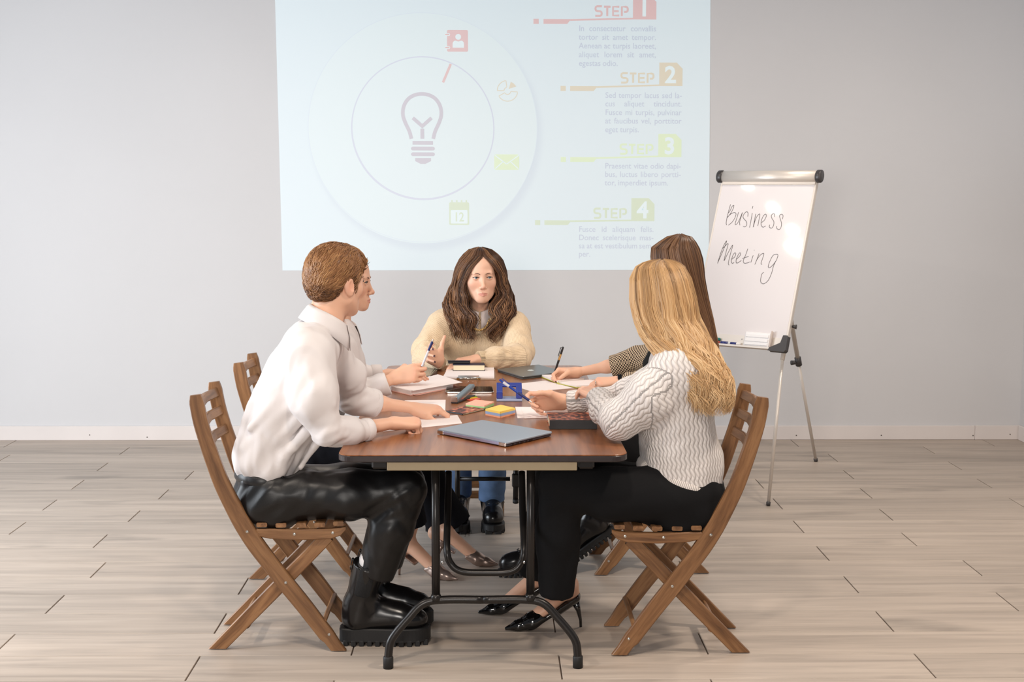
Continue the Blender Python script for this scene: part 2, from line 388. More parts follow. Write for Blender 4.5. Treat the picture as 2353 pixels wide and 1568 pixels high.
def pie(cx, cy, a0, a1): return arc(cx, cy, 23, a0, a1, 18) + arc(cx, cy, 7.5, a1, a0, 10)
flat('pie_icon', stroke(pie(1166.5, 210, 5, 150) , 1.8, True) + stroke(pie(1166, 209, 180, 262), 1.8, True), STEP_M[1], 1)
flat('pie_icon_slice', [[(1169.5, 205), (1174, 189), (1181, 193), (1186.5, 199.5)]], STEP_M[1], 2)
flat('envelope_icon', [rrp(1135.6, 355, 1193, 390.5, 4)], STEP_M[2], 1)
flat('envelope_icon_lines', stroke([(1137, 357), (1164, 377.5)], 2.2) + stroke([(1164, 377.5), (1192, 357)], 2.2) + stroke([(1138, 388), (1156, 371.5)], 2.2) + stroke([(1191, 388), (1173, 371.5)], 2.2), M_white, 2)
flat('calendar_icon', [rrp(1031, 466, 1077, 518.5, 3)] + [rectp(x, 461, x + 3.4, 465.8) for x in (1036, 1047, 1058, 1069)], STEP_M[3], 1)
flat('calendar_icon_page', [rrp(1034.5, 484, 1073.5, 515.2, 2)], M_white, 2)
g = glyphs('12', .012); mk('calendar_icon_number', [(SX(1041.5 + p[0] * 24, 500), SY - .0018, SZ(1041.5 + p[0] * 24, 510 - p[1] * 30)) for p in g[0]], g[1], STEP_M[3], slide)


# ------------------------------------------------------------------ folding table
TZ = .71; TY0, TY1 = 4.417, 6.682; TX0, TX1 = -.480, .438; TCX, TCY = (TX0 + TX1) / 2, (TY0 + TY1) / 2
M_ttop = wood('table_laminate', [(.3, srgb(104, 62, 36)), (.5, srgb(136, 84, 50)), (.7, srgb(158, 104, 66))], gs=(26, 1.4, 1), rough=.28, rnd=0, bump=.02, spec=.5)
M_tedge = mat('table_edge', srgb(46, 38, 38), .35, var=.15, vscale=20)
M_black = mat('black_steel', srgb(34, 31, 30), .32, .35, bump=.05, bscale=300)
M_rub = mat('black_rubber', srgb(24, 24, 25), .6)
M_beige = mat('apron_board', srgb(176, 158, 128), .6, var=.05, vscale=12)
table = thing('folding_table', 'long brown folding table with rounded corners and black steel legs', 'table', (TCX, TCY, 0))
out = [(x + TCX, y + TCY) for x, y in rrect((TX1 - TX0) / 2, (TY1 - TY0) / 2, .05, 8)]
mk('tabletop', *prism([(x * .9985 + TCX * .0015, y * .9995 + TCY * .0005) for x, y in out], TZ - .004, TZ, .0015), M_ttop, table)
mk('edge_band', *prism(out, TZ - .024, TZ - .0035, .003), M_tedge, table)
mk('apron', *box((TCX - .003, TY0 + .040, TZ - .040), (.302, .009, .016), ch=.002), M_beige, table)
mk('apron', *box((TCX - .003, TY1 - .075, TZ - .040), (.302, .009, .016), ch=.002), M_beige, table)
for sx in (-1, 1): mk('side_rail', *box((TCX + sx * .33, TCY, TZ - .040), (.026, TY1 - TCY - .055, .0165), ch=.006), M_black, table)
def leg_frame(y, d):
    zb = .219; hx = .153; fr = None
    for s in (-1, 1):
        p = tube([(TCX + s * hx, y, TZ - .03), (TCX + s * hx, y, zb)], .0135, 12); mk('leg_post', *p, M_black, table, True)
        pts = smooth_path([(TCX, y, zb), (TCX + s * .13, y, zb), (TCX + s * .195, y - d * .004, zb - .012), (TCX + s * .242, y - d * .012, zb - .058), (TCX + s * .282, y - d * .02, .115), (TCX + s * .300, y - d * .024, .085), (TCX + s * .3055, y - d * .026, .05), (TCX + s * .307, y - d * .026, .012)], 6)
        leg = mk('foot_tube', *tube(pts, .0135, 12), M_black, table, True)
        mk('rubber_foot', *lathe([(.004, 0), (.0165, .0005), (.0165, .036), (.0145, .040), (.003, .040)], (TCX + s * .307, y - d * .026, 0), 16), M_rub, leg, True)
        mk('weld', *lathe([(.003, -.012), (.0185, -.010), (.0175, .004), (.014, .012), (.003, .012)], (TCX + s * hx, y, zb + .008), 14), M_black, leg, True)
leg_frame(4.495, 1); 
yb = 6.58                                                                       # the rear leg set under the far end
for s in (-1, 1):
    lp = mk('leg_post', *tube([(TCX + s * .212, yb, TZ - .03), (TCX + s * .212, yb, .012)], .0135, 12), M_black, table, True)
    mk('rubber_foot', *lathe([(.004, 0), (.0165, .0005), (.0165, .036), (.0145, .040), (.003, .040)], (TCX + s * .212, yb, 0), 16), M_rub, lp, True)
mk('cross_bar', *tube([(-0.1306,6.16,0.2719), (0.0896,6.16,0.2716)], .0095, 10), M_black, table, True)
for p0, p1 in (((-0.14,6.16,0.3516), (-0.1423,6.16,0.1764)), ((0.1163,6.16,0.3513), (0.1148,6.16,0.1721))):
    rd = mk('lock_rod', *tube([p0, p1], .012, 12), M_black, table, True); mk('rod_tip', *lathe([(.004, 0), (.0135, .003), (.0138, .02), (.004, .022)], np.array(p1) - np.array((0, 0, .012)), 12), M_rub, rd, True)
mk('lock_bracket', *box((0.1239,6.15,0.2678), (.026, .014, .030), ch=.005), M_black, table)
U = smooth_path([(-0.139,4.75,0.5885), (-0.1397,4.66,0.4665), (-0.1399,4.56,0.3707), (-0.1269,4.55,0.3238), (-0.0899,4.545,0.2988), (-0.013,4.545,0.2943), (0.0667,4.545,0.2984), (0.1009,4.55,0.3232), (0.1124,4.56,0.3701), (0.1102,4.66,0.4661), (0.109,4.75,0.5882)], 8)
mk('brace_loop', *tube(U, .0115, 12), M_black, table, True)
M_chrome = mat('bright_metal', srgb(205, 205, 205), .22, 1.0)
for s in (-1, 1): mk('bolt', *lathe([(.001, 0), (.005, 0), (.0045, .004), (.001, .005)], (TCX + s * .134, 4.53, .334), 10, (0, -1, 0)), M_chrome, table)

# ------------------------------------------------------------------ wooden folding chairs (built once at the origin, facing +x)
M_chair = wood('acacia_wood', [(.28, srgb(88, 58, 36)), (.48, srgb(128, 90, 58)), (.62, srgb(148, 108, 72)), (.8, srgb(106, 72, 46))], gs=(4, 42, 42), rough=.42, rnd=.16, bump=.15, coat=.05)
M_screw = mat('screw_head', srgb(200, 198, 192), .3, 1.0)
HW = .158
def chair_parts(root):
    cl = np.array([(-0.2514,0.8688), (-0.2477,0.8428), (-0.2363,0.7791), (-0.2177,0.7108), (-0.1962,0.6438), (-0.1718,0.5751), (-0.1401,0.5062), (-0.104,0.4355), (-0.062,0.3661), (-0.0112,0.2964), (0.0327,0.2369), (0.0953,0.1563), (0.1481,0.0843), (0.2083,0.0046)])
    cl[-1, 1] = 0.004; wid = np.array([.018, .0235, .024, .024, .025, .026, .0275, .029, .029, .028, .028, .027, .026, .026])
    for s in (-1, 1):
        P = np.c_[cl[:, 0], np.full(len(cl), s * HW), cl[:, 1]]; P = smooth_path(P, 3); w = np.interp(np.linspace(0, 1, len(P)), np.linspace(0, 1, len(wid)), wid)
        T = np.gradient(P, axis=0); T /= np.linalg.norm(T, axis=1)[:, None]; Nn = np.cross(T, (0, 1, 0)); Nn[-1] = Nn[-2] = unit((1, 0, .0))
        st = mk('back_stile', *plank_path(P, w, Nn, (0, 1, 0), .0105)[:2], M_chair, root, uvw=plank_path(P, w, Nn, (0, 1, 0), .0105)[2])
        for px in ((-0.0886,0.4119), (0.0363,0.2384), (0.1784,0.0602)):
            mk('screw', *lathe([(.0005, 0), (.0052, 0), (.0048, .002), (.002, .0032), (.0005, .0034)], (px[0], s * (HW + .0103), px[1]), 10, (0, s, 0)), M_screw, st)
        a, b_ = (0.175,0.3893), (-0.1994,-0.0061)
        P = np.array([(a[0], s * (HW - .024), a[1]), ((a[0] + b_[0]) / 2, s * (HW - .024), (a[1] + .004) / 2), (b_[0], s * (HW - .024), .004)]); Nn = np.cross(unit(P[-1] - P[0]), (0, 1, 0)); Nn = np.array([Nn, Nn, unit((1, 0, 0))])
        V, F, U_ = plank_path(P, [.022, .024, .031], Nn, (0, 1, 0), .0105); mk('rear_leg', V, F, M_chair, root, uvw=U_)
        rail = [(-0.0584,0.4074), (-0.0153,0.4029), (0.0857,0.3998), (0.1868,0.4025), (0.2201,0.4099), (0.2375,0.4216)]
        P = np.array([(x, s * (HW - .002), z) for x, z in rail]); V, F, U_ = plank_path(P, [.012, .0165, .018, .017, .013, .006], (0, 0, 1), (0, 1, 0), .010); rl = mk('seat_rail', V, F, M_chair, root, uvw=U_)
        for px in ((0.067,0.4028), (0.194,0.407)):
            mk('screw', *lathe([(.0005, 0), (.0052, 0), (.0048, .002), (.0005, .0034)], (px[0], s * (HW + .0078), px[1]), 10, (0, s, 0)), M_screw, rl)
    for px in ((-0.0407,0.4339), (0.0227,0.4324), (0.089,0.4322), (0.1511,0.4336), (0.2131,0.4379)):
        V, F, U_ = plank_path([(px[0], -HW - .008, px[1]), (px[0], HW + .008, px[1])], .0175, (1, 0, .02), (0, 0, 1), .0075); mk('seat_slat', V, F, M_chair, root, uvw=U_)
    for px, sl in (((-0.2408,0.8341), .30), ((-0.2279,0.7704), .33), ((-0.2107,0.705), .36)):
        V, F, U_ = plank_path([(px[0], -HW, px[1]), (px[0] - .012, 0, px[1] + .002), (px[0], HW, px[1])], .0165, unit((-sl, 0, 1)), unit((1, 0, sl)), .0075); mk('back_slat', V, F, M_chair, root, uvw=U_)
    for px, dz, wd in (((0.1569,0.0918), .02, (.35, 0, 1)), ((-0.1076,0.0866), .02, (-.75, 0, 1))):
        y = HW if wd[0] > 0 else HW - .03
        V, F, U_ = plank_path([(px[0], -y, px[1]), (px[0], y, px[1])], .019, unit(wd), unit((1, 0, -wd[0])), .008); mk('stretcher', V, F, M_chair, root, uvw=U_)
chair = thing('folding_chair', 'wooden slatted folding chair under the man in leather trousers, nearest on the left', 'chair', group='wooden folding chairs around the table')
chair_parts(chair)
def place_chair(x, y, deg, label, first=False):
    c = chair if first else copy_tree(chair); c.location = (x, y, 0); c.rotation_euler = (0, 0, math.radians(deg)); c['label'] = label; return c
place_chair(-.715, 4.80, 0, chair['label'], True)
place_chair(-.725, 5.66, 0, 'wooden slatted folding chair farther back on the left side of the table')
place_chair(.640, 4.745, 180, 'wooden slatted folding chair under the blonde woman in white sweater')
place_chair(.655, 5.73, 180, 'wooden slatted folding chair farther back on the right, mostly hidden behind seated women')
place_chair(-.10, 6.82, -90, 'wooden slatted folding chair at the far end of the table, facing the camera')

# ------------------------------------------------------------------ flip chart
BO, BR_, BU, BN = (np.array(v) for v in ((1.4445, 6.9, 0.7642), (0.78801, -0.61566, 0), (0.21561, 0.27597, 0.93667), (-0.57667, -0.73811, 0.35021)))
def bd(s, t, n=0.0): return BO + BR_ * s + BU * t + BN * n
BRm = np.array([BR_, BU, BN])
M_alu = mat('brushed_aluminium', srgb(214, 206, 198), .38, .35, bump=.03, bscale=200)
M_bw = mat('whiteboard_enamel', srgb(222, 216, 216), .045, spec=.5)
M_cap = mat('charcoal_plastic', srgb(58, 55, 56), .35)
M_ink = mat('marker_ink', srgb(70, 64, 66), .6)
flip = thing('flip_chart', 'white flip chart easel on tripod legs with Business Meeting written on it', 'flip chart', (1.36, 6.9, 0))
board = mk('whiteboard', *box(bd(-.262, .44, 0), (.262, .44, .007), BRm, ch=.002), M_bw, flip)
for s in (-.524, .004): mk('board_edge', *box(bd(s, .44, -.004), (.0055, .45, .012), BRm, ch=.002), M_alu, flip)
def handwriting(strokes):
    V, F = [], []
    for st in strokes:
        P = smooth_path(np.array(st), 5) if len(st) > 2 else np.array(st); Q3 = np.array([bd(a, c, .0078) for a, c in P])
        v, f = tube(Q3, .0011, 5, BN, 1.0); F += [[i + len(V) for i in q] for q in f]; V += list(v)
    return mk('handwriting', V, F, M_ink, board)
handwriting([[(-0.4495,0.7423),(-0.4527,0.7075),(-0.4547,0.671),(-0.4533,0.6419),(-0.4481,0.6304)], [(-0.4504,0.6966),(-0.4434,0.7131),(-0.4383,0.7314),(-0.4294,0.7388),(-0.4298,0.7188),(-0.4392,0.6931),(-0.4528,0.6711)],
             [(-0.4532,0.6729),(-0.4357,0.6914),(-0.418,0.6989),(-0.4069,0.6918),(-0.4097,0.6681),(-0.4205,0.6461),(-0.4375,0.6295)], [(-0.3946,0.701),(-0.397,0.6719),(-0.4006,0.6429),(-0.3966,0.6328),(-0.3872,0.6431),(-0.3779,0.6722),(-0.372,0.6995),(-0.3736,0.6795),(-0.3772,0.6505),(-0.3724,0.6307)],
             [(-0.3371,0.6783),(-0.3389,0.6963),(-0.3482,0.7045),(-0.3595,0.6942),(-0.3637,0.6779),(-0.3554,0.6653),(-0.3392,0.6512),(-0.3336,0.6333),(-0.3409,0.6223),(-0.3522,0.6257)], [(-0.315,0.6966),(-0.3141,0.6624),(-0.3144,0.6192)], [(-0.319,0.7345),(-0.3194,0.7218)],
             [(-0.2947,0.6933),(-0.2942,0.6627),(-0.2941,0.6214),(-0.2908,0.6556),(-0.2831,0.6827),(-0.2712,0.6926),(-0.2697,0.6631),(-0.2696,0.6291)], [(-0.2523,0.6473),(-0.2391,0.6601),(-0.2325,0.6834),(-0.2401,0.693),(-0.2505,0.6796),(-0.2552,0.6562),(-0.252,0.6348),(-0.239,0.6225),(-0.2256,0.6299)],
             [(-0.1869,0.6787),(-0.1875,0.6912),(-0.196,0.6965),(-0.205,0.6856),(-0.1981,0.6697),(-0.1849,0.6538),(-0.1829,0.6307),(-0.1915,0.6181),(-0.2041,0.625),(-0.2043,0.6357)], [(-0.1395,0.667),(-0.1404,0.6866),(-0.151,0.6935),(-0.1592,0.6845),(-0.1502,0.6651),(-0.1401,0.644),(-0.14,0.6192),(-0.1496,0.6119),(-0.162,0.6187),(-0.1641,0.6293)]])
handwriting([[(-0.4572,0.4217),(-0.4515,0.4717),(-0.4421,0.5189),(-0.4303,0.5452),(-0.436,0.5082),(-0.4559,0.4283)], [(-0.4429,0.5044),(-0.4194,0.5303),(-0.4207,0.4906),(-0.4229,0.4366),(-0.4101,0.4766),(-0.391,0.5232),(-0.3941,0.4735),(-0.3958,0.4268),(-0.3894,0.4145)],
             [(-0.379,0.4471),(-0.3664,0.46),(-0.3633,0.4762),(-0.3709,0.4814),(-0.3789,0.465),(-0.3809,0.438),(-0.3724,0.4247),(-0.3639,0.4297)], [(-0.3559,0.4461),(-0.3403,0.4627),(-0.3357,0.4771),(-0.3425,0.4823),(-0.3516,0.4623),(-0.3544,0.439),(-0.3462,0.4268),(-0.3246,0.4418)],
             [(-0.301,0.5057),(-0.3064,0.4727),(-0.3133,0.4422),(-0.3048,0.4282),(-0.2864,0.4307),(-0.2763,0.4363)], [(-0.3211,0.4526),(-0.3072,0.4584),(-0.2877,0.4644)], [(-0.2639,0.4712),(-0.2665,0.4527),(-0.2689,0.4331)], [(-0.264,0.4996),(-0.263,0.4982)],
             [(-0.2331,0.4821),(-0.2374,0.4572),(-0.2444,0.4233),(-0.2367,0.4537),(-0.2209,0.4772),(-0.2065,0.483),(-0.2078,0.4582),(-0.2117,0.4315),(-0.2048,0.4247)],
             [(-0.1266,0.4767),(-0.1331,0.4817),(-0.1521,0.4759),(-0.1634,0.4491),(-0.1688,0.4172),(-0.1593,0.4099),(-0.1439,0.4252),(-0.1305,0.4502),(-0.1262,0.4749)], [(-0.1305,0.4502),(-0.1396,0.4218),(-0.1429,0.3832),(-0.1535,0.3442),(-0.1736,0.3248),(-0.1913,0.3303),(-0.197,0.3494),(-0.1949,0.3758),(-0.1874,0.3842)]])
hdr = mk('clamp_bar', *tube(np.array([bd(-.525, .895, .012), bd(.008, .895, .012)]), .030, 20, BU, .72), M_alu, flip, True)
for a, c in ((-.553, -.522), (.004, .034)):
    mk('end_cap', *tube(np.array([bd(a, .895, .012), bd(a + .006, .895, .012), bd(c - .004, .895, .012), bd(c, .895, .012)]), [.028, .0335, .0335, .031], 20, BU, .78), M_cap, flip, True)
mk('clamp_strip', *box(bd(-.258, .858, .010), (.262, .008, .003), BRm, ch=.001), M_alu, flip)
tray = mk('pen_tray', *box(bd(-.262, -.010, .013), (.255, .0035, .013), BRm, ch=.001), M_alu, flip)
mk('tray_lip', *box(bd(-.262, -.0085, .0265), (.255, .005, .0015), BRm, ch=.0008), M_alu, tray)
mk('tray_back', *box(bd(-.262, .020, .0085), (.258, .030, .0015), BRm, ch=.0005), M_alu, tray)
for s in (-.53, .008):
    k = 1 if s > -.2 else -1
    poly = [(0, .058), (-k * .012, .058), (-k * .020, .02), (-k * .075, -.008), (-k * .080, -.020), (k * .004, -.020), (k * .010, -.012), (k * .010, .058)]
    if k < 0: poly = poly[::-1]
    V, F = prism(poly[::-1], .0, .031, .003); V = np.array([bd(s + v[0], v[1], v[2]) for v in V]); mk('corner_cap', V, F, M_cap, flip)
for s in (-.12, -.24): mk('screw', *lathe([(.0005, 0), (.004, 0), (.003, .002), (.0005, .002)], bd(s if s > -.2 else -.235, .030, .010), 10, BN), M_chrome, tray)
def easel_leg(p0, p1, p2, r0, r1):
    a, b_, c = (np.array(p) for p in (p0, p1, p2)); o = mk('easel_leg', *tube([a, b_], r0, 12), M_alu, flip, True); lo = mk('leg_extension', *tube([b_, c + unit(b_ - c) * .012], r1, 12), M_alu, o, True)
    mk('foot_cap', *tube([c + unit(b_ - c) * .02, c + unit(b_ - c) * .002], [r1 + .003, r1 + .002], 10), M_cap, o, True); return o
foot_r = np.array((1.3628,6.814,0)); top_r = bd(-.015, .5, -.022); fl = foot_r - BR_ * .485; topl = bd(-.505, .5, -.022)
easel_leg(top_r, bd(-.016, -.05, -.03), foot_r, .011, .0085); easel_leg(topl, bd(-.503, -.05, -.03), fl, .011, .0085)
rear_f = np.array((1.8563,7.9432,0)); rear_t = bd(-.26, .80, -.035); k = .42; mid = rear_t * (1 - .60) + rear_f * .60
rl = easel_leg(rear_t, mid, rear_f, .0125, .009)
mk('leg_clamp', *tube([mid + unit(rear_t - mid) * .03, mid - unit(rear_t - mid) * .018], .018, 14), M_cap, rl, True)
mk('clamp_knob', *tube([mid, mid + np.array((-.042, -.01, -.002))], [.009, .013], 10), M_cap, rl, True)
mk('top_hinge', *box(bd(-.26, .80, -.018), (.045, .02, .014), BRm, ch=.003), M_cap, flip)
mk('clamp_knob', *tube([bd(.008, .12, -.018), bd(.03, .12, -.022)], [.006, .012], 10), M_cap, flip, True)
# things lying in the pen tray
def marker(label, a, b_, body, capcol, t=.0035):
    a, b_ = bd(*a), bd(*b_); d = unit(b_ - a); L_ = np.linalg.norm(b_ - a); o = thing('marker_pen', label, 'marker', tuple(a), group='markers in the flip chart tray')
    mk('barrel', *tube([a + d * .001, a + d * L_ * .62], .0075, 12), body, o, True); mk('cap', *tube([a + d * L_ * .63, a + d * L_ * .97, b_], [.0082, .008, .005], 12), capcol, o, True)
    mk('band', *tube([a + d * L_ * .2, a + d * L_ * .5], .0077, 12), capcol, o, True); return o
M_wpl = mat('white_plastic', srgb(232, 230, 230), .35); M_navy = mat('navy_plastic', srgb(28, 40, 110), .35); M_redpl = mat('red_plastic', srgb(190, 52, 40), .35); M_greenpl = mat('green_plastic', srgb(30, 110, 104), .4)
marker('white marker with dark blue cap lying in the flip chart tray', (-.232, .0022, .0185), (-.345, .0022, .0185), M_wpl, M_navy)
marker('white marker with red cap at the hidden end of the flip chart tray', (-.47, .0022, .0185), (-.352, .0022, .0185), M_wpl, M_redpl)
marker('white marker with green cap above the red one in the flip chart tray', (-.47, .0185, .0185), (-.350, .0185, .0185), M_wpl, M_greenpl)
er = thing('whiteboard_eraser', 'white block eraser with ribbed felt standing in the flip chart tray', 'eraser', tuple(bd(-.14, -.006, .02)))
mk('body', *box(bd(-.145, .031, .019), (.070, .037, .008), BRm, ch=.004), M_wpl, er); mk('felt', *box(bd(-.145, .026, .0285), (.062, .0075, .003), BRm, ch=.001), M_wpl, er)
mk('felt', *box(bd(-.145, .048, .0285), (.062, .0075, .003), BRm, ch=.001), M_wpl, er); mk('felt', *box(bd(-.145, .007, .0285), (.062, .006, .003), BRm, ch=.001), M_wpl, er)
mk('end_plate', *box(bd(-.071, .037, .021), (.004, .043, .0105), BRm, ch=.004), mat('beige_plastic', srgb(205, 192, 184), .4), er)


# ------------------------------------------------------------------ figure kit: bodies and clothes are grown from blended volumes on a grid
def A3(v): return np.asarray(v, np.float32)
def vnoise(P, seed=0):
    """Smooth value noise in -1..1 at points P."""
    P = np.asarray(P, np.float64); i = np.floor(P).astype(np.int64); f = P - i; f = f * f * (3 - 2 * f)
    def hsh(a, b, c):
        h = (a * 374761393 + b * 668265263 + c * 2147483647 + seed * 974711) & 0xffffffff
        h = ((h ^ (h >> 13)) * 1274126177) & 0xffffffff; return ((h ^ (h >> 16)) & 0xffff) / 32767.5 - 1
    out = 0
    for dx in (0, 1):
        for dy in (0, 1):
            for dz in (0, 1):
                w = (f[:, 0] if dx else 1 - f[:, 0]) * (f[:, 1] if dy else 1 - f[:, 1]) * (f[:, 2] if dz else 1 - f[:, 2])
                out = out + w * hsh(i[:, 0] + dx, i[:, 1] + dy, i[:, 2] + dz)
    return out

class Vol:
    def __init__(s, lo, hi, h):
        s.h = h; s.o = A3(lo) - 3 * h; n = np.ceil((A3(hi) + 3 * h - s.o) / h).astype(int) + 1
        s.n = n; s.D = np.full(n, .5, np.float32); s.ax = [s.o[k] + h * np.arange(n[k], dtype=np.float32) for k in range(3)]
    def put(s, prim, k=.01, op='u'):
        f, lo, hi = prim; m = k + 3 * s.h
        i0 = np.clip(np.floor((A3(lo) - m - s.o) / s.h).astype(int), 0, s.n); i1 = np.clip(np.ceil((A3(hi) + m - s.o) / s.h).astype(int) + 1, 0, s.n)
        if np.any(i1 <= i0): return s
        sl = tuple(slice(a, b) for a, b in zip(i0, i1)); X = s.ax[0][sl[0]][:, None, None]; Y = s.ax[1][sl[1]][None, :, None]; Z = s.ax[2][sl[2]][None, None, :]
        d = f(X, Y, Z).astype(np.float32); a = s.D[sl]
        if op == 'u': hh = np.maximum(k - np.abs(a - d), 0) / k; s.D[sl] = np.minimum(a, d) - hh * hh * k * .25
        elif op == 's': d = -d; hh = np.maximum(k - np.abs(a - d), 0) / k; s.D[sl] = np.maximum(a, d) + hh * hh * k * .25
        return s
    def cut(s, p, nrm):
        """Remove everything on the side the normal points to."""
        n_ = unit(nrm); d = (s.ax[0][:, None, None] - p[0]) * n_[0] + (s.ax[1][None, :, None] - p[1]) * n_[1] + (s.ax[2][None, None, :] - p[2]) * n_[2]
        s.D = np.maximum(s.D, d.astype(np.float32)); return s
    def mesh(s, smooth=1):
        D = s.D; B = D < 0; c = B[:-1, :-1, :-1].astype(np.int8)
        cnt = sum(B[i:D.shape[0] - 1 + i, j:D.shape[1] - 1 + j, k:D.shape[2] - 1 + k].astype(np.int8) for i in (0, 1) for j in (0, 1) for k in (0, 1))
        act = (cnt > 0) & (cnt < 8); I = np.argwhere(act); idx = np.full(act.shape, -1, np.int64); idx[act] = np.arange(len(I))
        S = np.zeros((len(I), 3)); C = np.zeros(len(I)); corner = [(0, 0, 0), (1, 0, 0), (0, 1, 0), (1, 1, 0), (0, 0, 1), (1, 0, 1), (0, 1, 1), (1, 1, 1)]
        val = [D[I[:, 0] + a, I[:, 1] + b, I[:, 2] + c_] for a, b, c_ in corner]
        for a in range(8):
            for b in range(a + 1, 8):
                da = np.array(corner[b]) - np.array(corner[a])
                if np.abs(da).sum() != 1: continue
                va, vb = val[a], val[b]; m = (va < 0) != (vb < 0); t = np.where(m, va / np.where(m, va - vb, 1), 0)
                S += m[:, None] * (np.array(corner[a])[None] + t[:, None] * da[None]); C += m
        V = s.o[None].astype(float) + s.h * (I + S / C[:, None]); Fs = []
        for ax in range(3):
            sl0 = [slice(None)] * 3; sl1 = [slice(None)] * 3; sl0[ax] = slice(0, -1); sl1[ax] = slice(1, None)
            a, b = B[tuple(sl0)], B[tuple(sl1)]; E = np.argwhere(a != b); u, v = [(1, 2), (2, 0), (0, 1)][ax]
            ok = (E[:, u] > 0) & (E[:, v] > 0) & (E[:, u] < D.shape[u] - 1) & (E[:, v] < D.shape[v] - 1); E = E[ok]; fl = a[tuple(E.T)]
            def cell(du, dv):
                q = E.copy(); q[:, u] -= du; q[:, v] -= dv; return idx[tuple(q.T)]
            q = np.stack([cell(1, 1), cell(0, 1), cell(0, 0), cell(1, 0)], 1); q[~fl] = q[~fl][:, ::-1]; Fs.append(q)
        F = np.concatenate(Fs); F = F[(F >= 0).all(1)]
        for _ in range(smooth):
            Acc = np.zeros_like(V); n_ = np.zeros(len(V))
            for i in range(4):
                j = F[:, (i + 1) % 4]; k = F[:, i]; np.add.at(Acc, k, V[j]); np.add.at(n_, k, 1); np.add.at(Acc, j, V[k]); np.add.at(n_, j, 1)
            V = V * .5 + .5 * Acc / np.maximum(n_, 1)[:, None]
        return V, F

def vnormals(V, F):
    n = np.cross(V[F[:, 2]] - V[F[:, 0]], V[F[:, 3]] - V[F[:, 1]]); N_ = np.zeros_like(V)
    for i in range(4): np.add.at(N_, F[:, i], n)
    return N_ / (np.linalg.norm(N_, axis=1)[:, None] + 1e-12)

# volume primitives: each gives (distance function, low corner, high corner)
def ell(c, r, R=None):
    c = A3(c); r = A3(r); Rm = np.eye(3, dtype=np.float32) if R is None else A3(R); ext = np.sqrt(((Rm * r[:, None]) ** 2).sum(0))
    def f(X, Y, Z):
        x, y, z = X - c[0], Y - c[1], Z - c[2]; q = [Rm[i, 0] * x + Rm[i, 1] * y + Rm[i, 2] * z for i in range(3)]
        k0 = np.sqrt((q[0] / r[0]) ** 2 + (q[1] / r[1]) ** 2 + (q[2] / r[2]) ** 2); k1 = np.sqrt((q[0] / r[0] ** 2) ** 2 + (q[1] / r[1] ** 2) ** 2 + (q[2] / r[2] ** 2) ** 2)
        return k0 * (k0 - 1) / np.maximum(k1, 1e-6)
    return f, c - ext, c + ext
def ball(c, r): return ell(c, (r, r, r))
def cap(a, b, ra, rb, sq=None, flat=False):
    """Tapered limb; sq=(axis, factor) flattens it along axis; flat ends it square at b."""
    a, b = A3(a), A3(b); ba = b - a; bb = float(ba @ ba) + 1e-12; un = ba / np.sqrt(bb)
    def f(X, Y, Z):
        x, y, z = X - a[0], Y - a[1], Z - a[2]; t_ = (x * ba[0] + y * ba[1] + z * ba[2]) / bb; t = np.clip(t_, 0, 1)
        x, y, z = x - ba[0] * t, y - ba[1] * t, z - ba[2] * t; k = 1.0
        if sq is not None:
            n_ = unit(sq[0]); e = (x * n_[0] + y * n_[1] + z * n_[2]) * (1 / sq[1] - 1); x, y, z = x + e * n_[0], y + e * n_[1], z + e * n_[2]; k = min(1, sq[1])
        d = (np.sqrt(x * x + y * y + z * z) - (ra + (rb - ra) * t)) * k
        if flat: d = np.maximum(d, (t_ - 1) * np.sqrt(bb))
        return d
    r = max(ra, rb); return f, np.minimum(a, b) - r, np.maximum(a, b) + r
def chain(vol, P, R, k=.01, sq=None, flat=False, kj=.012):
    for i in range(len(P) - 1): vol.put(cap(P[i], P[i + 1], R[i], R[i + 1], sq, flat and i == len(P) - 2), k if i == 0 else kj)
def loft(nodes, L, e=2.0):
    """Trunk-like body: nodes (centre, half width along L, half depth); e>2 squarer section."""
    C = [A3(n[0]) for n in nodes]; Ls = [unit(L)] * len(nodes) if np.ndim(L) == 1 else [unit(l) for l in L]
    r = max(max(n[1], n[2]) for n in nodes)
    def f(X, Y, Z):
        out = None
        for i in range(len(nodes) - 1):
            a, b = C[i], C[i + 1]; ba = b - a; bb = float(ba @ ba); un = ba / math.sqrt(bb); l = unit(Ls[i] + Ls[i + 1]); l = unit(l - un * float(l @ un)); g = np.cross(un, l)
            x, y, z = X - a[0], Y - a[1], Z - a[2]; t_ = (x * ba[0] + y * ba[1] + z * ba[2]) / bb; t = np.clip(t_, 0, 1)
            x, y, z = x - ba[0] * t, y - ba[1] * t, z - ba[2] * t; w = nodes[i][1] + (nodes[i + 1][1] - nodes[i][1]) * t; dd = nodes[i][2] + (nodes[i + 1][2] - nodes[i][2]) * t
            lx = np.abs(x * l[0] + y * l[1] + z * l[2]) / w; gx = np.abs(x * g[0] + y * g[1] + z * g[2]) / dd; u_ = np.abs(x * un[0] + y * un[1] + z * un[2]) / np.minimum(w, dd)
            d = ((lx ** e + gx ** e + u_ ** e) ** (1 / e) - 1) * np.minimum(w, dd); out = d if out is None else np.minimum(out, d)
        return out
    return f, np.min(C, 0) - r, np.max(C, 0) + r
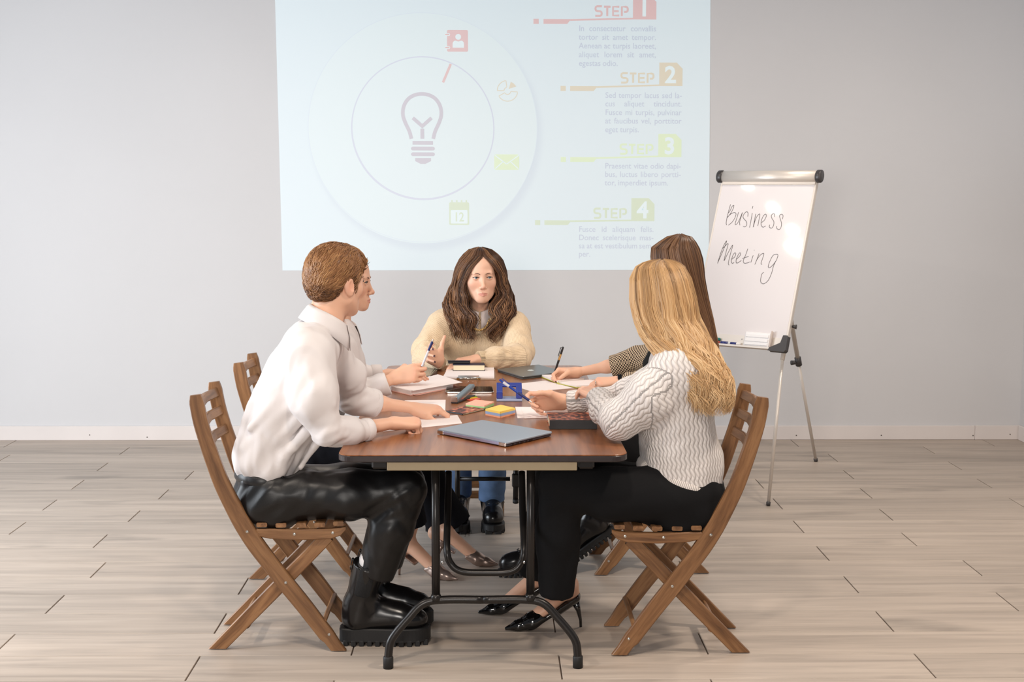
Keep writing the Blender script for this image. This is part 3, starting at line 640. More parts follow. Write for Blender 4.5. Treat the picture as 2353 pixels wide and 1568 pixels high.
def rbox(c, h, r, R=None):
    c = A3(c); h = A3(h); Rm = np.eye(3, dtype=np.float32) if R is None else A3(R); ext = np.abs(Rm.T) @ (h + r)
    def f(X, Y, Z):
        x, y, z = X - c[0], Y - c[1], Z - c[2]; q = [np.abs(Rm[i, 0] * x + Rm[i, 1] * y + Rm[i, 2] * z) - h[i] for i in range(3)]
        return np.sqrt(np.maximum(q[0], 0) ** 2 + np.maximum(q[1], 0) ** 2 + np.maximum(q[2], 0) ** 2) + np.minimum(np.maximum(q[0], np.maximum(q[1], q[2])), 0) - r
    return f, c - ext, c + ext

def folds(V, F, spec, seed=1):
    """Cloth folds: list of (direction along the fold, wavelength across, length along, amplitude, centre or None, radius)."""
    N_ = vnormals(V, F); d = np.zeros(len(V))
    for i, (ax, wl, ln, amp, c, rad) in enumerate(spec):
        ax = unit(ax); t = V @ ax; Pn = (V - t[:, None] * ax) / wl + ax[None] * (t / ln)[:, None]
        n_ = vnoise(Pn + 17.3 * i, seed + i); n_ = np.sign(n_) * np.abs(n_) ** .8; w = 1.0 if c is None else np.exp(-((V - np.asarray(c)) ** 2).sum(1) / rad ** 2)
        d += amp * n_ * w
    return V + N_ * d[:, None]

SKIN = np.array(srgb(226, 178, 150)[:3]); LIP = np.array(srgb(208, 146, 130)[:3]); RED = np.array(srgb(222, 150, 126)[:3])
m, nt, b, N, L = nodes_of('skin')
at = N('ShaderNodeAttribute'); at.attribute_name = 'col'; L(at.outputs['Color'], b.inputs['Base Color']); b.inputs['Roughness'].default_value = .48
b.inputs['Subsurface Weight'].default_value = .12; b.inputs['Subsurface Radius'].default_value = (.012, .005, .003); b.inputs['Subsurface Scale'].default_value = .6
M_skin = m
def tint(V, C, centre, rad, col, amt=1.0):
    w = np.clip(np.exp(-((V - np.asarray(centre)) ** 2).sum(1) / rad ** 2) * amt, 0, 1)[:, None]; return C * (1 - w) + np.asarray(col)[None] * w

def frame_from(fwd, up):
    f = unit(fwd); r = unit(np.cross(f, up)); return np.array([r, f, np.cross(r, f)])     # rows: right, forward, up

def head_piece(c, fwd, up, neck, male=False, h=.0026, skin=SKIN, eyes='grey', neck_r=.05, sc=1.0):
    """Head with face, ears and neck. c = centre of the head, neck = base of the neck (world). Returns pieces in world space."""
    R = frame_from(fwd, up); c = np.asarray(c, float); nk = R @ (np.asarray(neck) - c) / sc
    v = Vol((-.1, -.125, min(-.21, nk[2] - .03)), (.1, .135, .14), h / sc); v = Vol(np.minimum((-.1, -.125, -.13), nk - .07), np.maximum((.1, .135, .14), nk + .07), h / sc)
    v.put(ell((0, -.012, .035), (.0745, .098, .089)), .01).put(ell((0, .028, -.018), (.062 if male else .0655, .062, .084)), .03).put(ell((0, .03, .058), (.060, .058, .054)), .02)
    jw = .052 if male else .046
    for s in (-1, 1):
        v.put(cap((s * jw, .004, -.05), (s * .016, .070, -.089), .020, .0165), .03)
        v.put(ball((s * .040, .056, -.016), .0205), .024)
    v.put(ball((0, .076, -.0885), .0175 if male else .0155), .018)
    v.put(cap((-.034, .0815, .029), (.034, .0815, .029), .0095, .0095), .018)
    v.put(ell((0, .079, -.062), (.029, .019, .025)), .014)
    for s in (-1, 1): v.put(ell((s * .0315, .100, .0115), (.0185, .0165, .0125)), .014, 's')
    for s in (-1, 1): v.put(ball((s * .0315, .0765, .0115), .0148), .005)
    v.put(cap((0, .0865, .014), (0, .107, -.027), .0068, .0085), .014).put(ball((0, .109, -.0305), .0092), .008)
    for s in (-1, 1): v.put(ball((s * .0118, .0995, -.0355), .0072), .006).put(ball((s * .0065, .1065, -.0412), .0028), .003, 's')
    for s in (-1, 1):
        v.put(cap((s * .021, .0905, -.0640), (s * .005, .0985, -.0603), .0018, .0036), .005); v.put(cap((s * .005, .0985, -.0603), (0, .0980, -.0612), .0036, .0032), .004)
        v.put(cap((s * .019, .0900, -.0665), (0, .0972, -.0702), .0022, .0046), .005)
    for s in (-1, 1): v.put(cap((s * .022, .0930, -.0646), (0, .1035, -.0650), .0012, .0014), .003, 's')
    for s in (-1, 1): v.put(ell((s * .0315, .0935, .0112), (.0148, .0090, .0062)), .003, 's')
    for s in (-1, 1):
        eR = np.array([unit((s * .92, -.38, 0)), unit((.38 * s, .92, .0)), (0, 0, 1)]); eR[1] = unit((s * .36, .9, .12)); eR[2] = np.cross(eR[0], eR[1]) * (1 if np.cross(eR[0], eR[1])[2] > 0 else -1)
        v.put(ell((s * .0785, -.010, -.004), (.0075, .0185, .0315), eR), .008).put(ell((s * .0865, -.004, .000), (.0060, .0105, .0175), eR), .004, 's').put(ball((s * .076, -.002, -.029), .0085), .006)
    v.put(cap((0, -.022, -.045), nk, neck_r / sc * .96, neck_r / sc * 1.04), .025)
    if male: v.put(ball((0, .035, -.115), .012), .02)
    V, F = v.mesh(1); C = np.tile(skin, (len(V), 1))
    for s in (-1, 1): C = tint(V, C, (s * .045, .07, -.025), .022, RED, .35); C = tint(V, C, (s * .082, -.01, -.005), .022, RED, .45); C = tint(V, C, (s * .0315, .085, .004), .012, skin * np.array([.86, .76, .74]), .5)
    C = tint(V, C, (0, .112, -.034), .012, RED, .45)
    lip = (np.abs(V[:, 0]) < .0215) & (V[:, 1] > .0855) & (V[:, 2] > -.0755 + V[:, 0] ** 2 * 20) & (V[:, 2] < -.0572 - V[:, 0] ** 2 * 12); C[lip] = LIP if not male else LIP * .6 + skin * .4
    W = lambda P: (np.asarray(P) * sc) @ R + c
    brows, lashes = [], []
    for s in (-1, 1):
        p = smooth_path([(s * .0125, .0925, .0270), (s * .026, .0925, .0318), (s * .040, .086, .0310), (s * .050, .075, .0262)], 5); brows.append(tube(W(p), np.interp(np.linspace(0, 1, len(p)), (0, .3, 1), (.0034, .0040, .0015)) * sc, 6, R[1], .5))
        p = smooth_path([(s * .0185, .0885, .0105), (s * .0265, .0925, .0152), (s * .036, .0915, .0156), (s * .0460, .083, .0118)], 5); lashes.append(tube(W(p), .0017 * sc, 5))
    eye = [(W((s * .0315, .0772, .0113)), .0122 * sc, R) for s in (-1, 1)]
    return dict(V=W(V), F=F, C=C, brows=join_parts(brows), lashes=join_parts(lashes), eyes=eye, R=R, c=c, W=W, sc=sc)

def hand_piece(side, wrist, fdir, dorsal, elbow, fingers, thumb, s=1.0, h=.0026, skin=SKIN, nail=None, wr=.0235, er=.040):
    """Hand with five jointed fingers and its forearm. fingers: 4 x (spread, bend, bend, bend) in degrees, index to little; thumb: three points in the hand's frame
    (x towards the fingertips, y towards the thumb, z out of the back of the hand)."""
    x = unit(fdir); z = unit(np.asarray(dorsal, float) - x * np.dot(dorsal, x)); y = np.cross(z, x)
    if side == 'L': y = -y                                       # mirrored frame: thumb on the other side
    Rm = np.array([x, y, z]); wrist = np.asarray(wrist, float); el = Rm @ (np.asarray(elbow) - wrist) / s
    K = [(.086, .0275, 0), (.090, .0085, .0025), (.085, -.0105, .001), (.075, -.0275, -.003)]
    Ln = [(.041, .025, .020), (.045, .029, .021), (.041, .027, .020), (.032, .020, .018)]; Rr = [(.0092, .0082, .0074, .0062), (.0094, .0084, .0075, .0063), (.0090, .0080, .0072, .0060), (.0080, .0070, .0064, .0054)]
    tips = []; segs = []
    for k_, (sp, *bend), ln, rr in zip(K, fingers, Ln, Rr):
        p = np.array(k_); a = 0; pts = [p]
        for l_, bd_ in zip(ln, bend):
            a += math.radians(bd_); d = np.array((math.cos(a) * math.cos(math.radians(sp)), math.sin(math.radians(sp)) * (math.cos(a) if a < 1.4 else .2), -math.sin(a))); p = p + d * l_; pts.append(p)
        segs.append((pts, rr)); tips.append((pts[-1], np.array((math.sin(a), 0, math.cos(a))), pts[-1] - pts[-2]))
    th = [np.array((.016, .018, -.008))] + [np.array(t) for t in thumb]; allp = np.array([q for pts, _ in segs for q in pts] + th + [el, (0, 0, 0)])
    v = Vol(allp.min(0) - .03, allp.max(0) + .03, h / s)
    v.put(cap((0, 0, 0), el, wr, er, ((0, 0, 1), .78)), .01)
    mid = el * .55; v.put(cap(mid, el, (wr + er) * .52, er, ((0, 0, 1), .9)), .02)
    for i, k_ in enumerate(K): v.put(cap((.0, k_[1] * .45, -.002), k_, .0165, .0115, ((0, 0, 1), .85)), .014)
    v.put(ell((.058, .002, -.008), (.036, .034, .011)), .016)
    v.put(cap((.012, .012, -.010), th[1], .018, .0135), .018)
    vals = [(pts, rr) for pts, rr in segs]
    for pts, rr in vals:
        w = Vol.put
        for i in range(3): v.put(cap(pts[i], pts[i + 1], rr[i], rr[i + 1]), .006 if i == 0 else .003)
    v.put(cap(th[1], th[2], .0115, .0098), .006).put(cap(th[2], th[3], .0098, .0078, ((0, 0, 1), .9)), .003)
    V, F = v.mesh(1); C = np.tile(skin, (len(V), 1))
    for (pts, rr) in segs:
        C = tint(V, C, pts[0] + np.array((0, 0, .008)), .010, RED, .35); C = tint(V, C, pts[1], .010, RED, .3); C = tint(V, C, pts[3], .010, RED, .45)
    C = tint(V, C, th[3], .011, RED, .45)
    td = unit(th[3] - th[2]); tn = unit(np.cross(td, np.cross((0, .35, 1.0), td))); tips.append((th[3], tn, th[3] - th[2]))
    for tp, nn, dr in tips:
        d_ = unit(dr); nc = tp + nn * .0062; q = V - nc; along = q @ d_; ok = (np.abs(along - .001) < .0072) & (np.linalg.norm(q - along[:, None] * d_ - (q @ nn)[:, None] * nn, axis=1) < .0052) & (q @ nn > -.0035)
        C[ok] = nail if nail is not None else skin * np.array([1.04, .95, .95])
    return dict(V=(V * s) @ Rm + wrist, F=F if side == 'R' else F[:, ::-1], C=C)

def body_mesh(pieces, root, name='body'):
    n = 0; Vs, Fs, Cs = [], [], []
    for p in pieces: Vs.append(p['V']); Fs.append(p['F'] + n); Cs.append(p['C']); n += len(p['V'])
    V = np.concatenate(Vs); return mk(name, V, np.concatenate(Fs), M_skin, root, True, col=np.concatenate(Cs))
def core_piece(prims, h=.012, skin=SKIN):
    lo = np.min([p[1] for p in prims], 0); hi = np.max([p[2] for p in prims], 0); v = Vol(lo, hi, h)
    for p in prims: v.put(p, .03)
    V, F = v.mesh(1); return dict(V=V, F=F, C=np.tile(skin, (len(V), 1)))
def cloth(name, root, prims, m, h=.006, fold=None, cuts=(), seed=1, smooth=1, uvf=None, subs=(), post=None):
    """prims: (primitive, blend). Grown, cut square at hems, folded, and linked as one garment part."""
    lo = np.min([p[0][1] for p in prims], 0); hi = np.max([p[0][2] for p in prims], 0); v = Vol(lo, hi, h)
    for p, k in prims: v.put(p, k)
    for p, k in subs: v.put(p, k, 's')
    for p, n_ in cuts: v.cut(p, n_)
    V, F = v.mesh(smooth); uv = V if uvf is None else uvf(V)
    if fold: V = folds(V, F, fold, seed)
    if post: V = post(V, F)
    return mk(name, V, F, m, root, True, uvw=uv)

def eye_parts(hd, root, iris=(88, 104, 112), look=None):
    for c, r, R in hd['eyes']:
        f = R[1] if look is None else unit(np.asarray(look) - c); a = unit(np.cross(f, (0, 0, 1))); u = np.cross(a, f)
        V, F = lathe([(r * math.sin(t), r * math.cos(t)) for t in np.linspace(.02, 3.12, 26)], c, 26, f)
        cs = ((V - c) @ f) / r; col = np.where((cs > .965)[:, None], np.array(srgb(18, 16, 16)[:3]), np.where((cs > .84)[:, None], np.array(srgb(*iris)[:3]), np.array(srgb(222, 214, 210)[:3])))
        mk('eye', V, F, M_eye, root, True, col=col)
m, nt, b, N, L = nodes_of('eye_surface'); at = N('ShaderNodeAttribute'); at.attribute_name = 'col'; L(at.outputs['Color'], b.inputs['Base Color']); b.inputs['Roughness'].default_value = .12; M_eye = m

def hair_mat(name, dark, mid, light, rough=.42):
    m, nt, b, N, L = nodes_of(name)
    at = N('ShaderNodeAttribute'); at.attribute_name = 'uvw'; sp = N('ShaderNodeSeparateXYZ'); L(at.outputs['Vector'], sp.inputs[0])
    rp = N('ShaderNodeValToRGB'); el = rp.color_ramp.elements; el[0].position = 0; el[0].color = dark; el[1].position = 1; el[1].color = light; e = el.new(.5); e.color = mid
    L(sp.outputs[0], rp.inputs[0]); L(rp.outputs[0], b.inputs['Base Color']); b.inputs['Roughness'].default_value = rough; b.inputs['Specular IOR Level'].default_value = .35
    return m
def strands(name, root, paths, radii, tone, m, sides=4, flat=.55):
    """Locks of hair: paths (n,k,3), radii (n,k), tone (n,) picks the colour along the ramp."""
    P = np.asarray(paths); n, k, _ = P.shape; R_ = np.asarray(radii); T = np.gradient(P, axis=1); T /= np.linalg.norm(T, axis=2)[..., None] + 1e-9
    mean = P[:, -1] - P[:, 0]; ref = np.where(np.abs(mean[:, 2:3]) > .7 * np.linalg.norm(mean, axis=1)[:, None], np.array([[0.31, .95, 0]]), np.array([[.1, 0, 1.0]])); A = np.zeros_like(P); a = np.cross(T[:, 0], ref)
    for i in range(k):
        a = a - T[:, i] * (a * T[:, i]).sum(1)[:, None]; a = a / (np.linalg.norm(a, axis=1)[:, None] + 1e-9); A[:, i] = a
    B = np.cross(T, A)
    an = np.linspace(0, 2 * np.pi, sides, endpoint=False)
    V = (P[:, :, None] + R_[:, :, None, None] * (np.cos(an)[None, None, :, None] * A[:, :, None] + flat * np.sin(an)[None, None, :, None] * B[:, :, None])).reshape(-1, 3)
    base = (np.arange(n)[:, None, None] * k + np.arange(k - 1)[None, :, None]) * sides; j = np.arange(sides)[None, None]; j2 = (j + 1) % sides
    F = np.stack([base + j, base + j2, base + sides + j2, base + sides + j], -1).reshape(-1, 4)
    tn = np.asarray(tone); tn = np.broadcast_to(tn if tn.ndim == 2 else tn[:, None], (n, k)); uv = np.zeros((n, k, sides, 3)); uv[..., 0] = tn[..., None]
    return mk(name, V, F, m, root, True, uvw=uv.reshape(-1, 3))

def collar(root, c, up, fwd, r, hgt, m, gap=28, point=.045, leaf=1.25, lean=.012, name='collar', depth=1.0):
    """Turned-down shirt collar round the neck: c centre of its base, fwd the front opening; points drop at the opening."""
    R = frame_from(fwd, up); c = np.asarray(c, float); th = np.radians(np.linspace(gap, 360 - gap, 41)); V = []; nj = 7; F = []
    for i, t in enumerate(th):
        fr = abs(math.degrees(t) - 180) / (180 - gap); fw = max(0, (fr - .55) / .45); d = np.array((math.sin(t), math.cos(t) * depth, 0)); drop = fw ** 1.5
        prof = [(r, 0), (r * 1.0, hgt * .6), (r * 1.01, hgt * (1 - .25 * drop)), (r + .007, hgt * (1.02 - .25 * drop)), (r + .013, hgt * (.8 - .25 * drop)), (r + lean + .006, hgt * .3 - drop * point * .5), (r + lean + .012 + .01 * drop, -hgt * (leaf - 1) - drop * point)]
        for q, z in prof: V.append(d * q + np.array((0, .012 * drop * (1 if z < hgt * .5 else 0), z + .010 * (1 - fr) ** 1)))
    for i in range(len(th) - 1):
        for j in range(nj - 1): F.append([i * nj + j, (i + 1) * nj + j, (i + 1) * nj + j + 1, i * nj + j + 1])
    o = mk(name, np.array(V) @ R + c, F, m, root, True); md = o.modifiers.new('cloth', 'SOLIDIFY'); md.thickness = .0022; md.offset = 1; return o


# ------------------------------------------------------------------ garments, shoes and hair shared by the figures
def bone_uv(bones):
    """Cloth coordinates: u round the limb, v along it, from the nearest bone (a, b, radius)."""
    def f(V):
        best = np.full(len(V), 9.0); out = np.zeros((len(V), 3)); v0 = 0
        for a, b, r in bones:
            a, b = np.asarray(a, float), np.asarray(b, float); ba = b - a; l = np.linalg.norm(ba); un = ba / l; t = np.clip((V - a) @ un, 0, l); q = V - a - t[:, None] * un; d = np.linalg.norm(q, axis=1) / r
            r = max(1, round(2 * math.pi * r / .029)) * .029 / (2 * math.pi); s1 = unit(np.cross(un, (0.31, .2, .93) if abs(un[2]) < .9 else (-1, -.1, 0))); s2 = np.cross(un, s1); u = np.arctan2(q @ s2, q @ s1) * r; k = d < best
            best[k] = d[k]; out[k, 0] = u[k]; out[k, 1] = ((V - a) @ un)[k] + v0; v0 += .37
        return out
    return f

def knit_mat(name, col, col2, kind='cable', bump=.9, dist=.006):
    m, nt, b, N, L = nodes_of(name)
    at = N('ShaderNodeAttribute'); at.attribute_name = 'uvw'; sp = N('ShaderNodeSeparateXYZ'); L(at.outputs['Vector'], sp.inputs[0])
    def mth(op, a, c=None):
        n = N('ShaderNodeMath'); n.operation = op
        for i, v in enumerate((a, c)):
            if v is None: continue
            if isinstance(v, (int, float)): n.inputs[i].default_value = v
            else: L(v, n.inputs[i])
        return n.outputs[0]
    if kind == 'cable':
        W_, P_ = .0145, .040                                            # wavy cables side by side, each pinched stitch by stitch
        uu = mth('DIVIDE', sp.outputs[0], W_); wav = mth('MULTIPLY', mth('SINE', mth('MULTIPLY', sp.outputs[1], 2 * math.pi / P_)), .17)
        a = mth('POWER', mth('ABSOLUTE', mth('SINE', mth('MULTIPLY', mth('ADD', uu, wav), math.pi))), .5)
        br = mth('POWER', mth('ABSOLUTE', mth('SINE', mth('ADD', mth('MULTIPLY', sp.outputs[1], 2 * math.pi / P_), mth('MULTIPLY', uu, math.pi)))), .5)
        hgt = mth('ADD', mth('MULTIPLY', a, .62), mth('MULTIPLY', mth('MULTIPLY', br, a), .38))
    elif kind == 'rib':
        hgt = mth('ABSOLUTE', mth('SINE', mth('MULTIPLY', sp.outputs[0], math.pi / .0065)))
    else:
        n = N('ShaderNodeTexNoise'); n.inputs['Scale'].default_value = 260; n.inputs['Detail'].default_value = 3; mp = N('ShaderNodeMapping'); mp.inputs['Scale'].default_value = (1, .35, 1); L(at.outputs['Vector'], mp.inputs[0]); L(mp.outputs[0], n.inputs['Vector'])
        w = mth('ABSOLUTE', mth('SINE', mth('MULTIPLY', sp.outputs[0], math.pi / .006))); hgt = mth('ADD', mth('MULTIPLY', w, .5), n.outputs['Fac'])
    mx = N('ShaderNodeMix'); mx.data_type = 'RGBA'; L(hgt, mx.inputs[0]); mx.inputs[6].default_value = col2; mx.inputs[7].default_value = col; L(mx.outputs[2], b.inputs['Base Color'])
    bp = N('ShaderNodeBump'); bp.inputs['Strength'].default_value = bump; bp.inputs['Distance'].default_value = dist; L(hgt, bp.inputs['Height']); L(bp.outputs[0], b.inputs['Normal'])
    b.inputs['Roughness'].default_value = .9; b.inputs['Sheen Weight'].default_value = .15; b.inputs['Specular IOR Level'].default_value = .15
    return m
M_shirt = mat('white_cotton', srgb(220, 214, 213), .8, spec=.2, bump=.06, bscale=700, dist=.0006)
M_leather = mat('black_leather', srgb(15, 14, 15), .40, spec=.42, bump=.25, bscale=420, dist=.0006)
M_blackcloth = mat('black_cloth', srgb(17, 17, 19), .85, spec=.2, bump=.1, bscale=600)
M_belt = mat('black_belt', srgb(22, 21, 22), .4)
M_bootl = mat('boot_leather', srgb(18, 17, 18), .24, spec=.5)
M_elastic = mat('boot_elastic', srgb(20, 20, 22), .85, bump=.6, bscale=500, stretch=(1, 1, .05))
M_sole = mat('boot_sole', srgb(16, 16, 18), .55)
M_patent = mat('patent_leather', srgb(10, 10, 11), .08, spec=.6, coat=.6)
M_bronze = mat('bronze_leather', srgb(168, 148, 138), .28, .75)
M_denim = mat('blue_denim', srgb(84, 106, 138), .85, var=.25, vscale=14, bump=.3, bscale=500, spec=.2)
M_darkdenim = mat('black_denim', srgb(22, 23, 29), .9, bump=.2, bscale=500, spec=.15)
M_sock = mat('white_sock', srgb(225, 222, 222), .9)
M_gold = mat('gold_metal', srgb(205, 170, 110), .25, 1.0); M_silver = mat('silver_metal', srgb(210, 208, 204), .2, 1.0)

def shoe_frame(toe_dir, heel, pitch=0.0):
    x = unit(toe_dir); y = unit(np.cross((0, 0, 1), x)); z = np.cross(x, y); heel = np.asarray(heel, float)
    return lambda P: np.asarray(P, float) @ np.array([x, y, z]) + heel
def tf(prim_pts, W): return [W(p) for p in prim_pts]

def heel_shoe(root, heel, toe_dir, m, ankle, s=1.0, dorsay=False, h=.0028):
    """Pointed stiletto and the bare foot in it. heel = floor point under the heel. Returns the foot as a body piece."""
    W = shoe_frame(toe_dir, heel); z = np.array((0, 0, 1.0)); x = unit(toe_dir); y = np.cross(z, x); S_ = lambda *p: W(np.array(p) * s)
    v = Vol(np.min([S_(-.03, -.06, 0), S_(.27, .06, .17), S_(-.03, .06, 0), S_(.27, -.06, 0)], 0), np.max([S_(-.03, -.06, 0), S_(.27, .06, .17), S_(-.03, .06, 0), S_(.27, -.06, .17)], 0), h)
    for a, b, ra, rb in (((.256, 0, .010), (.215, 0, .017), .006, .019), ((.215, 0, .017), (.165, 0, .030), .019, .032), ((.165, 0, .030), (.10, 0, .062), .032, .029), ((.10, 0, .062), (.025, 0, .112), .029, .030)): v.put(cap(S_(*a), S_(*b), ra * s, rb * s, (y, 1.12)), .012)
    n_ = unit(x * -.42 + z * .9)                                                # the top line: cut away above a slanting plane, deeper over the instep
    up_ = z * .85 + x * .45
    v.put(rbox(S_(.085, 0, .135), (.075 * s, .05, .04 * s), .01, np.array([unit(x * .86 - z * .51), y, unit(x * .51 + z * .86)])), .006, 's')
    if dorsay: v.put(rbox(S_(.095, 0, .108), (.045 * s, .06, .042 * s), .008, np.array([unit(x * .86 - z * .51), y, unit(x * .51 + z * .86)])), .006, 's')
    v.put(rbox(S_(.115, 0, -.024), (.075 * s, .06, .05 * s), .003, np.array([unit(x * .84 - z * .54), y, unit(x * .54 + z * .84)])), .006, 's')
    v.cut(S_(0, 0, .002), (0, 0, -1)); V, F = v.mesh(1); sh = mk('high_heel', V, F, m, root, True)
    mk('stiletto', *tube(np.array([S_(.014, 0, .095), S_(.002, 0, .06), S_(-.006, 0, .025), S_(-.007, 0, .001)]), [.017 * s, .0085 * s, .0052 * s, .005 * s], 10), m, sh, True)
    ank = np.asarray(ankle, float); foot = Vol(np.minimum(np.min([S_(-.02, -.05, 0), S_(.21, .05, .1), S_(.21, -.05, 0), S_(-.02, .05, 0)], 0), ank - .06), np.maximum(np.max([S_(-.02, -.05, .1), S_(.21, .05, .1), S_(.21, -.05, 0), S_(-.02, .05, 0)], 0), ank + .06), h)
    foot.put(cap(ank, S_(.032, 0, .155), .031, .027), .01).put(cap(S_(.032, 0, .155), S_(.022, 0, .118), .028, .025), .012).put(cap(S_(.045, 0, .135), S_(.165, 0, .036), .027, .022, (y, 1.2)), .02).put(cap(S_(.165, 0, .036), S_(.205, 0, .022), .022, .014, (y, 1.2)), .01)
    for sg in (-1, 1): foot.put(ball(S_(.036, sg * .024, .158), .011), .012)
    V, F = foot.mesh(1); return dict(V=V, F=F, C=np.tile(SKIN, (len(V), 1)))

def chunky_boot(root, heel, toe_dir, ankle_top, L_=.30, shaft_r=.055, laces=False, soleh=.045, tilt=0.0, elastic=True, wide=1.0, h=.0045):
    """Heavy-soled boot: upper, lugged sole, pull tabs or laces. heel = back of the sole on the floor."""
    x = unit(np.asarray(toe_dir, float)); y = unit(np.cross((0, 0, 1), x)); z = np.cross(x, y); heel = np.asarray(heel, float); W = lambda *p: heel + x * p[0] + y * p[1] + z * p[2]; k = L_ / .30
    top = np.asarray(ankle_top, float); yy = (y, 1.12)
    pr = [(cap(W(.045 * k, 0, soleh + .035), W(.05 * k, 0, soleh + .075), .043 * wide, .046 * wide), .01), (cap(W(.045 * k, 0, soleh + .03), W(.20 * k, 0, soleh + .032), .040 * wide, .041 * wide, yy), .03), (ell(W(.235 * k, 0, soleh + .026), (.058 * k, .049 * wide, .040), np.array([x, y, z])), .02),
          (cap(W(.10 * k, 0, soleh + .075), W(.19 * k, 0, soleh + .045), .038 * wide, .034 * wide), .03), (cap(W(.055 * k, 0, soleh + .08), top, .046 * wide, shaft_r, None, True), .03)]
    up = cloth('boot', root, pr, M_bootl, h, [((0, 1, .1), .02, .12, .0022, W(.09 * k, 0, soleh + .08), .05)], cuts=[(W(0, 0, soleh - .002), -z)], seed=5)
    prof = [(-.012, .0), (-.008, .028), (.03, .041), (.09, .043), (.15, .050), (.21, .056), (.262, .050), (.292, .030), (.303, .0)]
    pl = smooth_path([(a * k, b * wide) for a, b in prof], 4); poly = [tuple(p) for p in pl] + [(p[0], -p[1]) for p in pl[-2:0:-1]]; poly = poly[::-1]
    V, F = prism(poly, .012, soleh + .004, .004); V = np.array([W(*v) for v in V]); so = mk('sole', V, F, M_sole, up)
    lug = []
    for a in np.linspace(.01, .285, 11):
        hw = float(np.interp(a * k, pl[:, 0], pl[:, 1])) + .001
        for sg in (-1, 1):
            Vb, Fb = box((0, 0, 0), (.0085 * k, hw * .42, .010), ch=.002); lug.append((np.array([W(a * k + q[0], sg * hw * .585 + q[1], .010 + q[2]) for q in Vb]), Fb))
    for Vb, Fb in lug: mk('lug', Vb, Fb, M_sole, so)
    ax = unit(top - W(.055 * k, 0, soleh + .08))
    if elastic:
        for sg in (-1, 1):
            V, F = prism(rrect(.026, .055, .012, 4), -.002, .002, .001); q0 = top - ax * .062 + y * sg * (shaft_r * .985); xx = unit(np.cross(y, ax)); V = np.array([q0 + xx * v[0] + ax * v[1] + y * sg * v[2] - y * sg * (v[0] / .05) ** 2 * .012 for v in V]); mk('elastic_panel', V, F, M_elastic, up, True)
        for sg in (-1, 1):
            P = smooth_path([top - ax * .03 - x * sg * shaft_r * .98, top + ax * .012 - x * sg * shaft_r, top + ax * .018 - x * sg * (shaft_r + .006), top - ax * .02 - x * sg * (shaft_r + .004)], 4); mk('pull_tab', *tube(P, .008, 6, y, .25), M_bootl, up, True)
    if laces:
        for i in range(6):
            q = W(.19 * k, 0, soleh + .08) * (1 - i / 6) + (top + x * shaft_r) * (i / 6) + x * .012 * math.sin(i / 6 * 3.1) ; V, F = tube(np.array([q - y * .026 - x * .008, q + z * .002, q + y * .026 - x * .008]), .0028, 6); mk('lace', V, F, M_belt, up, True)
    return up

